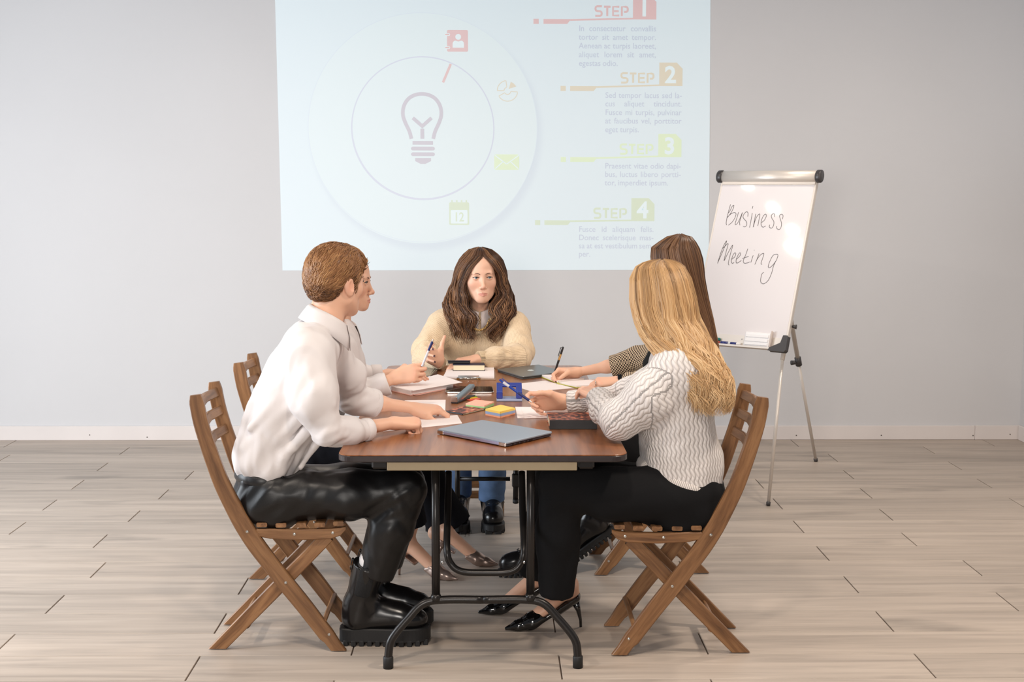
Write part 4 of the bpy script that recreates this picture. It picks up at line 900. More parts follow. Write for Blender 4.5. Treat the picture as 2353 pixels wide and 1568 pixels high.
def long_hair(root, levels, m, n=900, seg=22, face=None, gap=None, wave=(.0, 2.0), rad=.0035, spread=.22, seed=3, tail=.12, tone=(.5, .25), frizz=.004, name='hair', shade=.12, rtop=.6):
    """Falling hair. levels: (height, cx, cy, rx, ry) from crown to ends. face: direction (radians) of the opening, gap: half opening for every level."""
    rg = np.random.default_rng(seed); Lv = np.array(levels, float); tl = np.r_[0, np.cumsum(np.linalg.norm(np.diff(np.c_[Lv[:, 0], Lv[:, 1], Lv[:, 2]], axis=0), axis=1) + np.abs(np.diff(Lv[:, 3])) * .7)]; tl /= tl[-1]
    gp = np.zeros(len(Lv)) if gap is None else np.radians(gap)
    def at(t): return [np.interp(t, tl, Lv[:, i]) for i in range(5)] + [np.interp(t, tl, gp)]
    ph = rg.uniform(-np.pi, np.pi, n); dep = 1 - spread * rg.uniform(0, 1, n) ** 1.6; end = 1 - tail * rg.uniform(0, 1, n) ** 1.2; T = np.linspace(0, 1, seg)[None] * end[:, None]
    z, cx, cy, rx, ry, g = at(T); fc = face or 0.0
    sg = np.sign(ph)[:, None]; an = fc + sg * (g + np.abs(ph)[:, None] * (np.pi - g) / np.pi)
    clp = vnoise(np.c_[ph * 2.2, ph * 0 + .5, ph * 0], seed) * 3 + vnoise(np.c_[ph * 9, ph * 0, ph * 0 + 3], seed + 1) * .9
    wv = wave[0] * np.clip(T * 1.6 - .35, 0, 1) * np.sin(2 * np.pi * wave[1] * T + clp[:, None] * 2.2 + rg.normal(0, .25, n)[:, None])
    wr = wave[0] * .6 * np.clip(T * 1.6 - .35, 0, 1) * np.cos(2 * np.pi * wave[1] * T * .93 + clp[:, None] * 2.6)
    fr = np.cumsum(rg.normal(0, frizz, (n, seg)), axis=1) * .5 * np.clip(T - .1, 0, 1)
    d = dep[:, None] * (1 + vnoise(np.c_[ph * 5, ph * 0, ph * 0 + 8], seed + 4)[:, None] * .045)
    X = cx + (rx * d + wr) * np.cos(an) - np.sin(an) * (wv + fr); Y = cy + (ry * d + wr) * np.sin(an) + np.cos(an) * (wv + fr); Z = z + rg.normal(0, .002, n)[:, None] + wr * .5
    R_ = rad * (.6 + .8 * rg.uniform(0, 1, n))[:, None] * np.interp(np.linspace(0, 1, seg), (0, .08, .7, 1), (rtop, 1, 1, .12))[None]
    tn = np.clip(tone[0] + tone[1] * (rg.normal(0, .6, n) + vnoise(np.c_[ph * 7, ph * 0, ph * 0 + 1], seed + 2) * 1.2), 0, 1)
    tn2 = np.clip(tn[:, None] + np.linspace(-shade, shade * 1.2, seg)[None], 0, 1)
    hair = strands(name, root, np.stack([X, Y, Z], -1), R_, tn2, m)
    # the mass of hair under the outer locks
    nt_, na = 30, 40; t = np.linspace(0, .93, nt_); z, cx, cy, rx, ry, g = at(t); V = []
    for i in range(nt_):
        for j in range(na):
            p_ = (-1 + 2 * j / (na - 1)) * np.pi * .999; a = fc + np.sign(p_) * (g[i] + .04 + abs(p_) * (np.pi - g[i] - .04) / np.pi); q = (1 - spread * .8) * .955; V.append((cx[i] + rx[i] * q * math.cos(a), cy[i] + ry[i] * q * math.sin(a), z[i] - .004))
    F = [[i * na + j, i * na + (j + 1) % na, (i + 1) * na + (j + 1) % na, (i + 1) * na + j] for i in range(nt_ - 1) for j in range(na) if not (gap is not None and j == na // 2 - 1 and na % 2 == 0)]
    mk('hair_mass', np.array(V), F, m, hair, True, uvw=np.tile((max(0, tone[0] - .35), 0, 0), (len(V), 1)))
    return hair
def face_parts(hd, root, m_brow, look=None, iris=(96, 108, 112)):
    eye_parts(hd, root, iris, look); mk('eyebrows', *hd['brows'], m_brow, root, True)['kind'] = 'stuff'; mk('eyelashes', *hd['lashes'], M_belt, root, True)['kind'] = 'stuff'
Z3 = np.array((0, 0, 1.0))


# ------------------------------------------------------------------ man in white shirt and leather trousers, near left
def build_man():
    P = thing('person', 'man in white shirt and black leather trousers seated nearest on the left', 'person', (-.72, 4.80, 0))
    neck = np.array((-0.5556,4.8,1.0832)); hc = np.array((-0.522,4.83,1.2227)); fwd = unit((.66, .75, -.06)); up = unit((.10, .05, 1))
    hd = head_piece(hc, fwd, up, neck, male=True, h=.0026, neck_r=.056)
    re, rw = (-0.5126,4.6,0.748), (-0.327,4.8,0.7491); le, lw = (-0.4972,5.03,0.7957), (-0.2752,5.14,0.747)
    fist = [(2, 62, 92, 55), (0, 66, 95, 55), (-2, 70, 95, 55), (-4, 74, 92, 50)]
    rh = hand_piece('R', rw, (.86, .40, -.04), (-.25, -.30, .9), re, fist, [(.048, .044, -.018), (.072, .036, -.034), (.088, .018, -.040)], .98, wr=.0255, er=.036)
    lh = hand_piece('L', lw, (.93, .22, -.06), (.05, -.15, 1), le, [(4, 28, 48, 30), (0, 34, 50, 28), (-4, 40, 52, 28), (-8, 46, 50, 25)], [(.045, .045, -.022), (.075, .052, -.034), (.102, .048, -.042)], .98, wr=.0255, er=.036)
    core = core_piece([loft([((-0.7451,4.8,0.5413), .13, .08), ((-0.7197,4.8,0.7373), .12, .085), ((-0.6432,4.8,0.9168), .14, .085), ((-0.5753,4.8,1.0358), .11, .06)], (0, 1, 0)), cap((-0.5751,4.8,1.0506), neck, .055, .055), cap((-0.6024,4.66,0.9787), re, .04, .035), cap((-0.5636,4.95,0.9661), le, .04, .035),
                       cap((-0.7113,4.72,0.5208), (-0.2774,4.69,0.5371), .06, .045), cap((-0.7366,4.89,0.5069), (-0.2897,4.9,0.5196), .06, .045), cap((-0.2774,4.69,0.5371), (-0.3719,4.7,0.2929), .045, .035), cap((-0.2897,4.9,0.5196), (-0.3698,4.93,0.2786), .045, .035)])
    body_mesh([hd, rh, lh, core], P); M_hm = hair_mat('light_brown_hair', srgb(84, 54, 34), srgb(146, 102, 66), srgb(186, 142, 96)); face_parts(hd, P, M_hm)
    # shirt
    sl = [(cap((-0.5898,4.64,0.984), (-0.5703,4.585,0.871), .073, .080), .05), (cap((-0.5703,4.585,0.871), (-0.5287,4.58,0.7601), .080, .052), .02), (cap((-0.5287,4.58,0.7601), (-0.4587,4.63,0.7485), .052, .046), .015), (cap((-0.4587,4.63,0.7485), (-0.4048,4.685,0.7449), .045, .036, None, True), .01)]
    slL = [(cap((-0.5606,4.95,0.9661), (-0.5087,5.0,0.8827), .070, .070), .05), (cap((-0.5087,5.0,0.8827), (-0.4956,5.03,0.7988), .068, .054), .02), (cap((-0.4956,5.03,0.7988), (-0.4184,5.07,0.7754), .056, .048, None, True), .015)]
    tor = [(loft([((-0.7551,4.8,0.5685), .150, .100), ((-0.7523,4.8,0.6471), .172, .118), ((-0.7029,4.8,0.7748), .176, .124), ((-0.6432,4.8,0.9168), .186, .116), ((-0.6037,4.8,1.0031), .190, .098), ((-0.5751,4.8,1.0535), .120, .062)], (0, 1, 0), 2.3), .02),
           (cap((-0.5648,4.8,1.058), (-0.5557,4.8,1.0772), .058, .052), .03), (cap((-0.5858,4.8,1.0239), (-0.6044,4.645,1.0021), .050, .068), .05), (cap((-0.571,4.8,1.0328), (-0.5635,4.95,0.9768), .050, .066), .05)]
    lines = []                                                    # pulled folds: armpit to waist, and blousing above the belt
    for a, b, r in (((-0.6583,4.63,0.8817), (-0.7888,4.64,0.7572), .016), ((-0.6531,4.63,0.8456), (-0.815,4.66,0.6881), .017), ((-0.6218,4.625,0.7958), (-0.7726,4.66,0.6442), .016), ((-0.6016,4.63,0.7516), (-0.7,4.655,0.6333), .014), ((-0.5603,4.64,0.7207), (-0.6302,4.67,0.62), .012), ((-0.8187,4.68,0.6697), (-0.8348,4.7,0.6143), .016), ((-0.7643,4.655,0.6598), (-0.776,4.66,0.6119), .014), ((-0.6845,4.65,0.6577), (-0.6939,4.66,0.6074), .013),
                    ((-0.6011,4.6,1.0287), (-0.5607,4.51,0.899), .010), ((-0.5523,4.6,0.986), (-0.5054,4.545,0.8514), .012), ((-0.5931,4.52,0.8553), (-0.5484,4.545,0.7733), .012)): lines.append((cap(a, b, r, r * .7), .016))
    sh = cloth('shirt', P, tor + sl + slL + lines, M_shirt, .0058, [((.55, 0, .83), .040, .26, .0065, None, 0), ((-.6, .1, .75), .03, .2, .005, (-0.6994,4.66,0.7173), .16), ((.9, 0, .35), .016, .07, .006, (-0.5198,4.6,0.7423), .07), ((.2, 0, .95), .03, .16, .005, (-0.571,4.57,0.8903), .12), ((.8, .2, .3), .016, .07, .006, (-0.4788,5.0,0.797), .08), ((.1, 0, 1), .02, .1, .004, (-0.7682,4.72,0.6176), .14)], cuts=[((-0.7819,4.8,0.561), (-.10, 0, -1))], seed=11)
    for a, b, r in (((-0.4206,4.668,0.7463), (-0.3994,4.69,0.7455), .0385), ((-0.4363,5.06,0.7817), (-0.4067,5.08,0.7723), .0505)): mk('rolled_cuff', *tube(np.array([np.array(a) + (np.array(b) - a) * t for t in (0, .12, .5, .88, 1)]), [r * .9, r, r * 1.03, r, r * .9], 20), M_shirt, sh, True)
    P_ = np.array([(-0.4812,4.715,1.0522), (-0.4716,4.7,0.9956), (-0.4751,4.7,0.9446)]);
    collar(P, np.array((-0.5616,4.8,1.0772)), unit((.34, .10, .94)), unit((.90, -.15, -.35)), .064, .045, M_shirt, gap=7, point=.030, leaf=1.25, lean=.014)
    # trousers, belt, socks, boots
    tr = [(loft([((-0.7608,4.8,0.5791), .152, .100), ((-0.7502,4.8,0.5034), .176, .118), ((-0.724,4.8,0.4654), .168, .085)], (0, 1, 0), 2.3), .02), (ell((-0.7682,4.8,0.4928), (.095, .165, .082)), .03)]
    for hip, k1, k2, mid, hem, rr in (((-0.6887,4.715,0.5174), (-0.4742,4.69,0.5225), (-0.2818,4.69,0.5371), (-0.3352,4.69,0.4077), (-0.387,4.7,0.2448), 1), ((-0.714,4.89,0.4991), (-0.4961,4.91,0.5023), (-0.2979,4.91,0.5144), (-0.3377,4.92,0.3751), (-0.3725,4.94,0.2208), 1)):
        tr += [(cap(hip, k1, .095, .086, (Z3, .92)), .04), (cap(k1, k2, .086, .066), .03), (cap(k2, mid, .066, .074), .03), (cap(mid, hem, .074, .063, None, True), .02)]
    cloth('trousers', P, tr, M_leather, .0062, [((.9, 0, -.25), .045, .3, .008, (-0.5864,4.66,0.5558), .2), ((.6, 0, .8), .03, .14, .010, (-0.6318,4.68,0.6033), .12), ((.5, 0, -.85), .03, .2, .006, (-0.3119,4.65,0.4396), .16), ((.8, 0, .5), .02, .1, .007, (-0.3181,4.64,0.4936), .08), ((.7, 0, .6), .03, .15, .006, (-0.758,4.65,0.5582), .14)], cuts=[((-0.7667,4.8,0.5807), (-.10, 0, 1))], seed=21)
    bl = np.array([(-0.7594,4.8,0.5761)])[0]; an = np.linspace(0, 2 * np.pi, 49); ring = np.array([(bl[0] + .106 * math.cos(a), bl[1] + .158 * math.sin(a), bl[2] - .010 * math.cos(a)) for a in an]); belt = mk('belt', *tube(ring, .0165, 8, Z3, .26, caps=False), M_belt, P, True)
    for px in (((-0.7647,4.66,0.6016)), ((-0.6889,4.655,0.6099))): mk('belt_loop', *box(px, (.005, .004, .021), ch=.002), M_leather, belt)
    for nm, c_, an_, tl, hs in (('near', (-0.5115,4.7273,0), (-0.4006,4.69,0.2716), (1, .04, 0), .056), ('far', (-0.5091,4.9262,0), (-0.3977,4.91,0.2446), (1, -.02, 0), .056)):
        chunky_boot(P, np.array(c_) + np.array((.012, 0, 0)), tl, np.array(an_) + np.array((-.004, 0, .016)), L_=.295, shaft_r=.056, soleh=.056, wide=1.02)
        sk = mk('sock', *tube(np.array([np.array(an_) - Z3 * .02, np.array(an_) + Z3 * .03 + np.array((.004, 0, 0)), np.array(an_) + Z3 * .05 + np.array((.012, 0, 0))]), [.044, .043, .040], 20), M_sock, P, True)
        for i in range(5):
            a = -1.9 + i * .75; q = np.array(an_) + np.array((.0445 * math.cos(a), .0445 * math.sin(a), .018)); mk('sock_print', *tube(smooth_path([q, q + (.004, 0, .012), q + (.012 * math.sin(-a), .012 * math.cos(a), .016), q + (.016 * math.sin(-a), .016 * math.cos(a), .004)], 4), .0014, 5), M_belt, sk, True)
    # short combed hair
    W, R = hd['W'], hd['R']; v = Vol((-.1, -.13, -.1), (.1, .11, .16), .004)
    v.put(ell((0, -.014, .046), (.0825, .1095, .0945)), .01).put(ell((0, .035, .082), (.064, .062, .048)), .02).put(ell((0, -.06, .0), (.066, .052, .07)), .03)
    v.put(ell((0, .122, -.025), (.115, .082, .095)), .012, 's').put(ell((0, .03, -.125), (.13, .105, .085)), .02, 's')
    for s in (-1, 1): v.put(ell((s * .088, .0, -.028), (.028, .036, .050)), .012, 's')
    for s in (-1, 1): v.put(cap((s * .0715, .026, .025), (s * .0695, .027, -.008), .010, .006, ((1, 0, 0), .6)), .01)
    V, F = v.mesh(1); N_ = vnormals(V, F); rg = np.random.default_rng(4)
    hm = mk('hair', W(V + N_ * vnoise(V * np.array((60, 25, 60)))[:, None] * .002), F, M_hm, P, True, uvw=np.c_[np.clip(.34 + .2 * vnoise(V * np.array((90, 20, 90))), 0, 1), V[:, :2]])
    out = (((V / np.array((.078, .1, .09))) ** 2).sum(1) > .8); ok = np.where(out & (N_[:, 2] > -.75))[0]; ids = rg.choice(ok, 2600); p = V[ids]; n_ = N_[ids]
    d = np.tile((0.12, -.75, -.42), (len(p), 1)) + np.c_[p[:, 0] * 1.5, np.zeros(len(p)), -np.abs(p[:, 0]) * 3] + rg.normal(0, .16, (len(p), 3)); fr = (p[:, 1] > .045) & (p[:, 2] > .05); d[fr] = np.array((.45, .45, -.15)) + rg.normal(0, .15, (fr.sum(), 3))
    d -= n_ * (d * n_).sum(1)[:, None]; d /= np.linalg.norm(d, axis=1)[:, None]; ln = np.where(p[:, 2] < -.005, .016, .034) * rg.uniform(.7, 1.2, len(p)); t = np.linspace(0, 1, 6)
    lift = .0035 * rg.uniform(.2, 1, len(p)); path = p[:, None] + d[:, None] * (ln[:, None] * t[None])[..., None] + n_[:, None] * (lift[:, None] * np.sin(t * 2.6)[None] - (ln[:, None] * t[None]) ** 2 * 4.6)[..., None]
    tn = np.clip(.55 + .3 * vnoise(p * 38) + rg.normal(0, .14, len(p)) - .35 * (p[:, 2] < .0), 0, 1)
    strands('hair_locks', hm, path @ R * 1.0 + hd['c'], np.tile(.0021 * np.interp(t, (0, .2, .75, 1), (.7, 1, .9, .15)), (len(p), 1)), tn, M_hm, 3)
    return P
build_man()


# ------------------------------------------------------------------ woman with blue pen, white shirt, far left (mostly behind the man)
def build_left_woman():
    P = thing('person', 'woman in white shirt and flared black jeans holding a pen, behind the man', 'person', (-.73, 5.66, 0)); Yc = 5.66
    neck = np.array((-0.6032,5.66,0.9995)); hc = np.array((-0.5705,5.68,1.1652)); fwd = unit((.97, -.10, -.05)); up = unit((.06, 0, 1))
    hd = head_piece(hc, fwd, up, neck, h=.0026, neck_r=.046, sc=.96)
    re, rw = (-0.5146,5.5,0.7475), (-0.3697,5.52,0.8081); le, lw = (-0.5189,5.82,0.7605), (-0.4212,5.86,0.7806)
    rh = hand_piece('R', rw, (.95, -.06, .26), (-.16, -.93, .32), re, [(3, 22, 98, 52), (0, 27, 100, 52), (-3, 32, 100, 52), (-6, 38, 98, 50)], [(.045, .040, -.022), (.066, .034, -.040), (.082, .014, -.048)], .93, wr=.0225, er=.037)
    lh = hand_piece('L', lw, (.96, .12, .04), (0, -.1, 1), le, [(2, 12, 18, 10)] * 4, [(.045, .042, -.020), (.070, .046, -.03), (.092, .04, -.036)], .93, wr=.0225, er=.037)
    core = core_piece([loft([((-0.7133,5.66,0.5296), .13, .08), ((-0.6904,5.66,0.6801), .11, .075), ((-0.6274,5.66,0.8561), .12, .08), ((-0.6002,5.66,0.9524), .09, .05)], (0, 1, 0)), cap((-0.6002,5.66,0.9524), neck, .045, .045), cap((-0.5914,5.54,0.9222), re, .035, .03), cap((-0.611,5.79,0.8939), le, .035, .03)])
    f1 = heel_shoe(P, (-0.3566,5.5805,0), (.80, -.32, 0), M_bronze, (-0.3124,5.56,0.2133), dorsay=True, s=.95); f2 = heel_shoe(P, (-0.2104,5.7381,0), (.9, -.12, 0), M_bronze, (-0.2243,5.74,0.1333), dorsay=True, s=.95)
    body_mesh([hd, rh, lh, core, f1, f2], P); M_h = hair_mat('pale_blonde_hair', srgb(150, 112, 78), srgb(205, 172, 134), srgb(228, 204, 172)); face_parts(hd, P, hair_mat('brown_brow', srgb(110, 76, 56), srgb(120, 84, 62), srgb(130, 92, 70)))
    tor = [(loft([((-0.7168,5.66,0.5296), .150, .100), ((-0.7051,5.66,0.627), .150, .105), ((-0.6582,5.66,0.7506), .150, .112), ((-0.6222,5.66,0.8561), .160, .112), ((-0.6076,5.66,0.9174), .160, .088), ((-0.5966,5.66,0.9699), .095, .055)], (0, 1, 0), 2.3), .02), (cap((-0.6001,5.66,0.9646), neck, .050, .046), .03),
           (cap((-0.6004,5.66,0.9349), (-0.5943,5.535,0.9142), .045, .060), .05), (cap((-0.6004,5.66,0.9349), (-0.6105,5.785,0.8855), .045, .060), .05), (ell((-0.5607,5.6,0.8426), (.06, .06, .055)), .05), (ell((-0.5738,5.73,0.8261), (.06, .06, .055)), .05),
           (cap((-0.5938,5.53,0.9148), (-0.5504,5.49,0.7917), .062, .060), .04), (cap((-0.5504,5.49,0.7917), (-0.5094,5.5,0.7526), .058, .050), .02), (cap((-0.5094,5.5,0.7526), (-0.4035,5.515,0.7882), .048, .042, None, True), .015),
           (cap((-0.6075,5.79,0.885), (-0.5491,5.8,0.7759), .060, .056), .04), (cap((-0.5491,5.8,0.7759), (-0.4534,5.81,0.78), .052, .040, None, True), .02)]
    sh = cloth('shirt', P, tor, M_shirt, .006, [((.3, 0, .9), .032, .2, .005, None, 0), ((.85, 0, .3), .018, .08, .006, (-0.515,5.47,0.7689), .08)], seed=31)
    for a, b, r in (((-0.4474,5.51,0.7683), (-0.3967,5.515,0.7865), .0455), ((-0.4884,5.8,0.7813), (-0.4463,5.81,0.7799), .043)): mk('turned_cuff', *tube(np.array([np.array(a) + (np.array(b) - a) * t for t in (0, .06, .5, .94, 1)]), [r * .92, r, r * 1.02, r * 1.02, r * .94], 20), M_shirt, sh, True)
    collar(P, np.array((-0.5981,5.66,0.9838)), unit((.25, 0, .97)), unit((.97, -.12, -.25)), .054, .036, M_shirt, gap=20, point=.030, leaf=1.3, lean=.012)
    tr = [(loft([((-0.72,5.66,0.5562), .150, .10), ((-0.7104,5.66,0.4851), .172, .11), ((-0.6934,5.66,0.4495), .165, .08)], (0, 1, 0), 2.3), .02), (cap((-0.6682,5.57,0.4933), (-0.3768,5.52,0.5285), .085, .068), .04), (cap((-0.6898,5.75,0.4591), (-0.2851,5.74,0.4877), .085, .066), .04),
          (cap((-0.3768,5.52,0.5285), (-0.344,5.53,0.3959), .064, .060), .03), (cap((-0.344,5.53,0.3959), (-0.3003,5.56,0.208), .060, .055, None, True), .02), (cap((-0.2851,5.74,0.4877), (-0.2385,5.76,0.3387), .064, .062), .03), (cap((-0.2385,5.76,0.3387), (-0.1722,5.8,0.1554), .062, .102, ((0, 1, 0), .75), True), .03)]
    o = cloth('jeans', P, tr, M_darkdenim, .0065, [((.3, 0, -.9), .04, .3, .006, None, 0)], seed=33)
    rg = np.random.default_rng(8); hem = np.array((-0.1722,5.8,0.1554)); pt = []
    for i in range(26):
        a = rg.uniform(0, 6.28); q = hem + np.array((.095 * math.cos(a), .07 * math.sin(a), .004 - .03 * math.cos(a))); l_ = .012 + .022 * rg.uniform() + (.05 if i == 3 else 0); pt.append(np.linspace(q, q + np.array((rg.normal(0, .006), 0, -l_)), 4))
    strands('frayed_hem', o, np.array(pt), np.full((26, 4), .0009), np.full(26, .1), M_h if False else M_darkdenim, 3)
    c = hc; lv = [(c[2] + .138, c[0] - .01, c[1], .012, .012), (c[2] + .128, c[0] - .01, c[1], .055, .05), (c[2] + .09, c[0] - .012, c[1], .094, .074), (c[2] + .03, c[0] - .018, c[1], .098, .080), (c[2] - .03, c[0] - .045, c[1], .075, .070), (c[2] - .07, c[0] - .085, c[1], .045, .045), (c[2] - .12, c[0] - .13, c[1] - .005, .026, .03), (c[2] - .22, c[0] - .18, c[1] - .01, .022, .026)]
    long_hair(P, lv, M_h, 500, 16, face=-.1, gap=[0, 0, 14, 52, 92, 60, 0, 0], wave=(.004, 2), rad=.0035, seed=5, tone=(.6, .2))

# ------------------------------------------------------------------ woman at the head of the table
def build_head_woman():
    P = thing('person', 'woman in beige sweater with long wavy brown hair facing the camera', 'person', (-.06, 6.86, 0)); Yc = 6.92
    hc = np.array((-0.045,6.88,1.1098)); neck = np.array((-0.0495,6.92,0.9328)); fwd = unit((.13, -1, -.03)); up = unit((-.01, -.03, 1))
    hd = head_piece(hc, fwd, up, neck, h=.0019, neck_r=.043, sc=1.03, skin=np.array(srgb(228, 182, 156)[:3]))
    re, rw = (-0.3286,6.7,0.7369), (-0.2341,6.48,0.7515); le, lw = (0.1452,6.66,0.7293), (-0.0548,6.52,0.7628); NAIL = np.array(srgb(62, 26, 30)[:3])
    rh = hand_piece('R', rw, (-.50, -.62, .50), (-.72, .66, .12), re, [(6, 28, 26, 14), (1, 36, 30, 16), (-4, 46, 34, 18), (-9, 56, 36, 18)], [(.034, .052, -.010), (.046, .084, -.008), (.046, .116, -.004)], .96, nail=NAIL, wr=.022, er=.034)
    lh = hand_piece('L', lw, (-.86, -.46, -.10), (.02, -.12, 1), le, [(-9, 16, 18, 8), (-3, 18, 20, 8), (4, 20, 20, 8), (11, 22, 20, 8)], [(.045, .045, -.018), (.075, .052, -.026), (.10, .05, -.03)], .98, nail=NAIL, wr=.021, er=.034)
    core = core_piece([loft([((-0.0868,6.98,0.5422), .13, .08), ((-0.0755,6.95,0.7626), .12, .08), ((-0.0539,6.93,0.8827), .14, .06)], (1, 0, 0)), cap((-0.0539,6.93,0.8827), neck, .042, .042), cap((-0.2239,6.92,0.8729), re, .035, .03), cap((0.1164,6.92,0.8731), le, .035, .03), cap((-0.1349,6.9,0.4892), (-0.1005,6.46,0.4456), .06, .05), cap((-0.0006,6.9,0.4891), (0.0195,6.46,0.4455), .06, .05)])
    body_mesh([hd, rh, lh, core], P)
    M_h = hair_mat('wavy_brown_hair', srgb(38, 24, 18), srgb(82, 55, 38), srgb(150, 108, 74)); face_parts(hd, P, hair_mat('dark_brow', srgb(92, 62, 48), srgb(100, 68, 52), srgb(110, 76, 58)), look=(1.2, 3.0, 1.05), iris=(120, 138, 146))
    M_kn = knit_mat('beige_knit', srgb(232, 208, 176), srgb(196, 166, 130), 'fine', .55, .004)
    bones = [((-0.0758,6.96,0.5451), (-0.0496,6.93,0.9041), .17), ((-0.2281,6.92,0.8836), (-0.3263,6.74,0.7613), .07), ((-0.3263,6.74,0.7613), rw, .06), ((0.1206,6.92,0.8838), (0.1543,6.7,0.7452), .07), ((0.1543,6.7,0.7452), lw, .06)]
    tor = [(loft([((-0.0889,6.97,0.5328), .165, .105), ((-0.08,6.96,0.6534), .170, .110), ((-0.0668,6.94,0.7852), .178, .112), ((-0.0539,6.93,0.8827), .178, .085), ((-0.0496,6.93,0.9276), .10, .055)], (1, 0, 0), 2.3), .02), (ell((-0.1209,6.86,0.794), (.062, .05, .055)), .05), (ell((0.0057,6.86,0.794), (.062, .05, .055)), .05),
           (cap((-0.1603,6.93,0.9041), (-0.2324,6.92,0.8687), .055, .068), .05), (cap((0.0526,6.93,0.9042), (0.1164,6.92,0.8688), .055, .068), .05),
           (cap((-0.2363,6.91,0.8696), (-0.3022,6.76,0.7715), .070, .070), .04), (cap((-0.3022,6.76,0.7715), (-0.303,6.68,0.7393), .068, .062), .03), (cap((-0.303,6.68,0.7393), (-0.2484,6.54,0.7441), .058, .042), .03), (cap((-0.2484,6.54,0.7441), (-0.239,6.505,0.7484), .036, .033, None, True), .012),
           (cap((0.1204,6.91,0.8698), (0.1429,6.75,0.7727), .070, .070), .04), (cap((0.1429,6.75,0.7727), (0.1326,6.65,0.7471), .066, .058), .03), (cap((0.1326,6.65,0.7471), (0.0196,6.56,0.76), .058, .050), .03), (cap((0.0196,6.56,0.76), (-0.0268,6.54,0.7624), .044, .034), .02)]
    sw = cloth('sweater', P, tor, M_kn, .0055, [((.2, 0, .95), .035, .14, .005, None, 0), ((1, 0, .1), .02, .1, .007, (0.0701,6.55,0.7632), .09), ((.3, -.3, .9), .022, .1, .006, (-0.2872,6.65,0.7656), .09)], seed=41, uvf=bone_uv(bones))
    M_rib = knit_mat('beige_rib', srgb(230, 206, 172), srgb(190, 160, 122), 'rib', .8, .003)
    for a, b, r in (((-0.0147,6.545,0.7618), (-0.0568,6.52,0.7648), .033), ((-0.246,6.53,0.7453), (-0.2299,6.475,0.7521), .034)):
        a, b = np.array(a), np.array(b); V, F = tube(np.array([a, a + (b - a) * .1, a + (b - a) * .9, b]), [r * .92, r, r, r * .9], 24); mk('ribbed_cuff', V, F, M_rib, sw, True, uvw=bone_uv([(a, b, r)])(V))
    V, F = tube(np.array([(neck[0] + .066 * math.cos(a), neck[1] - .012 + .058 * math.sin(a), neck[2] - .022 + .012 * math.sin(a)) for a in np.linspace(0, 6.2832, 33)]), .011, 8, Z3, .8, caps=False); mk('neck_rib', V, F, M_rib, sw, True)
    M_str = mat('striped_cotton', srgb(230, 218, 216), .8, var=.06, vscale=60, stretch=(1, 1, .02))
    collar(P, np.array((-0.0495,6.915,0.9332)), unit((0, -.22, 1)), unit((.02, -1, -.25)), .052, .036, M_str, gap=5, point=.046, leaf=1.25, lean=.012)
    # necklace: links
    nk = smooth_path([(-0.1113,6.8,0.9309), (-0.0904,6.79,0.8899), (-0.0549,6.785,0.8674), (-0.0194,6.79,0.8815), (0.0014,6.8,0.9226)], 8); ch = None
    for i in range(0, len(nk) - 1):
        a = nk[i]; d = unit(nk[i + 1] - a); e = unit(np.cross(d, (0, 1, 0))) if i % 2 else np.array((0, 1.0, 0)); ring = np.array([a + d * .006 * math.cos(t) + e * .0042 * math.sin(t) + np.array((0, -.003, 0)) for t in np.linspace(0, 6.2832, 13)]); o = mk('necklace_link' if ch else 'necklace', *tube(ring, .0013, 5, caps=False), M_gold, ch or P, True); ch = ch or o
    x = unit((-.86, -.46, -.10)); rk = np.array(lw) + x * .098 * .98
    for q in (rk + Z3 * .004 + np.array((.004, .012, 0)),):
        mk('ring', *tube(np.array([q + np.array((0, .010 * math.cos(t) * .9, .010 * math.sin(t))) for t in np.linspace(0, 6.2832, 17)]), .0018, 6, caps=False), M_silver, P, True)
    # jeans and boots
    tr = [(loft([((-0.0933,6.98,0.5313), .155, .10), ((-0.0931,6.96,0.4799), .17, .11)], (1, 0, 0), 2.3), .02)]
    for hip, kn, hm in (((-0.1605,6.9,0.4784), (-0.1541,6.44,0.449), (-0.1412,6.46,0.1299)), ((-0.0112,6.9,0.4783), (0.0174,6.42,0.4523), (0.0096,6.43,0.1159))): tr += [(cap(hip, kn, .085, .068), .04), (cap(kn, hm, .066, .060, None, True), .03)]
    cloth('jeans', P, tr, M_denim, .0065, [((.9, 0, .3), .03, .1, .005, (0.0095,6.36,0.2121), .15)], seed=43)
    for hx, tp in (((0.0096,6.3771,0), (0.0116,6.44,0.1096)), ((-0.147,6.4373,0), (-0.1394,6.47,0.1236))):
        chunky_boot(P, np.array((hx[0], 6.50, 0)), (.03, -1, 0), np.array(tp) + np.array((0, .0, .01)), L_=.26, shaft_r=.050, laces=True, elastic=False, soleh=.040, wide=.95)
    c = hc;
    Lp = [(571, 1104, 6.0), (576, 1104, 26), (588, 1105, 41), (600, 1105, 50), (614, 1104, 55), (630, 1104, 59), (650, 1104, 62), (672, 1103, 70), (700, 1102, 81), (728, 1104, 77), (758, 1103, 65), (790, 1100, 52)]
    k = 6.88 / 3268; lv = []
    for (py, cx, w), cy, ry in zip(Lp, (6.90, 6.90, 6.90, 6.90, 6.902, 6.905, 6.91, 6.91, 6.90, 6.875, 6.86, 6.85), (.012, .05, .088, .106, .113, .117, .118, .115, .115, .11, .10, .09)):
        lv.append((c[2] + (640 - py) * k, c[0] + (cx - 1104) * k, cy, w * k, ry))
    long_hair(P, lv, M_h, 1500, 26, face=math.atan2(fwd[1], fwd[0]), gap=[0, 0, 0, 14, 26, 35, 41, 38, 24, 18, 15, 22], wave=(.019, 4.6), rad=.0030, spread=.32, seed=9, tail=.2, tone=(.47, .30), frizz=.005)

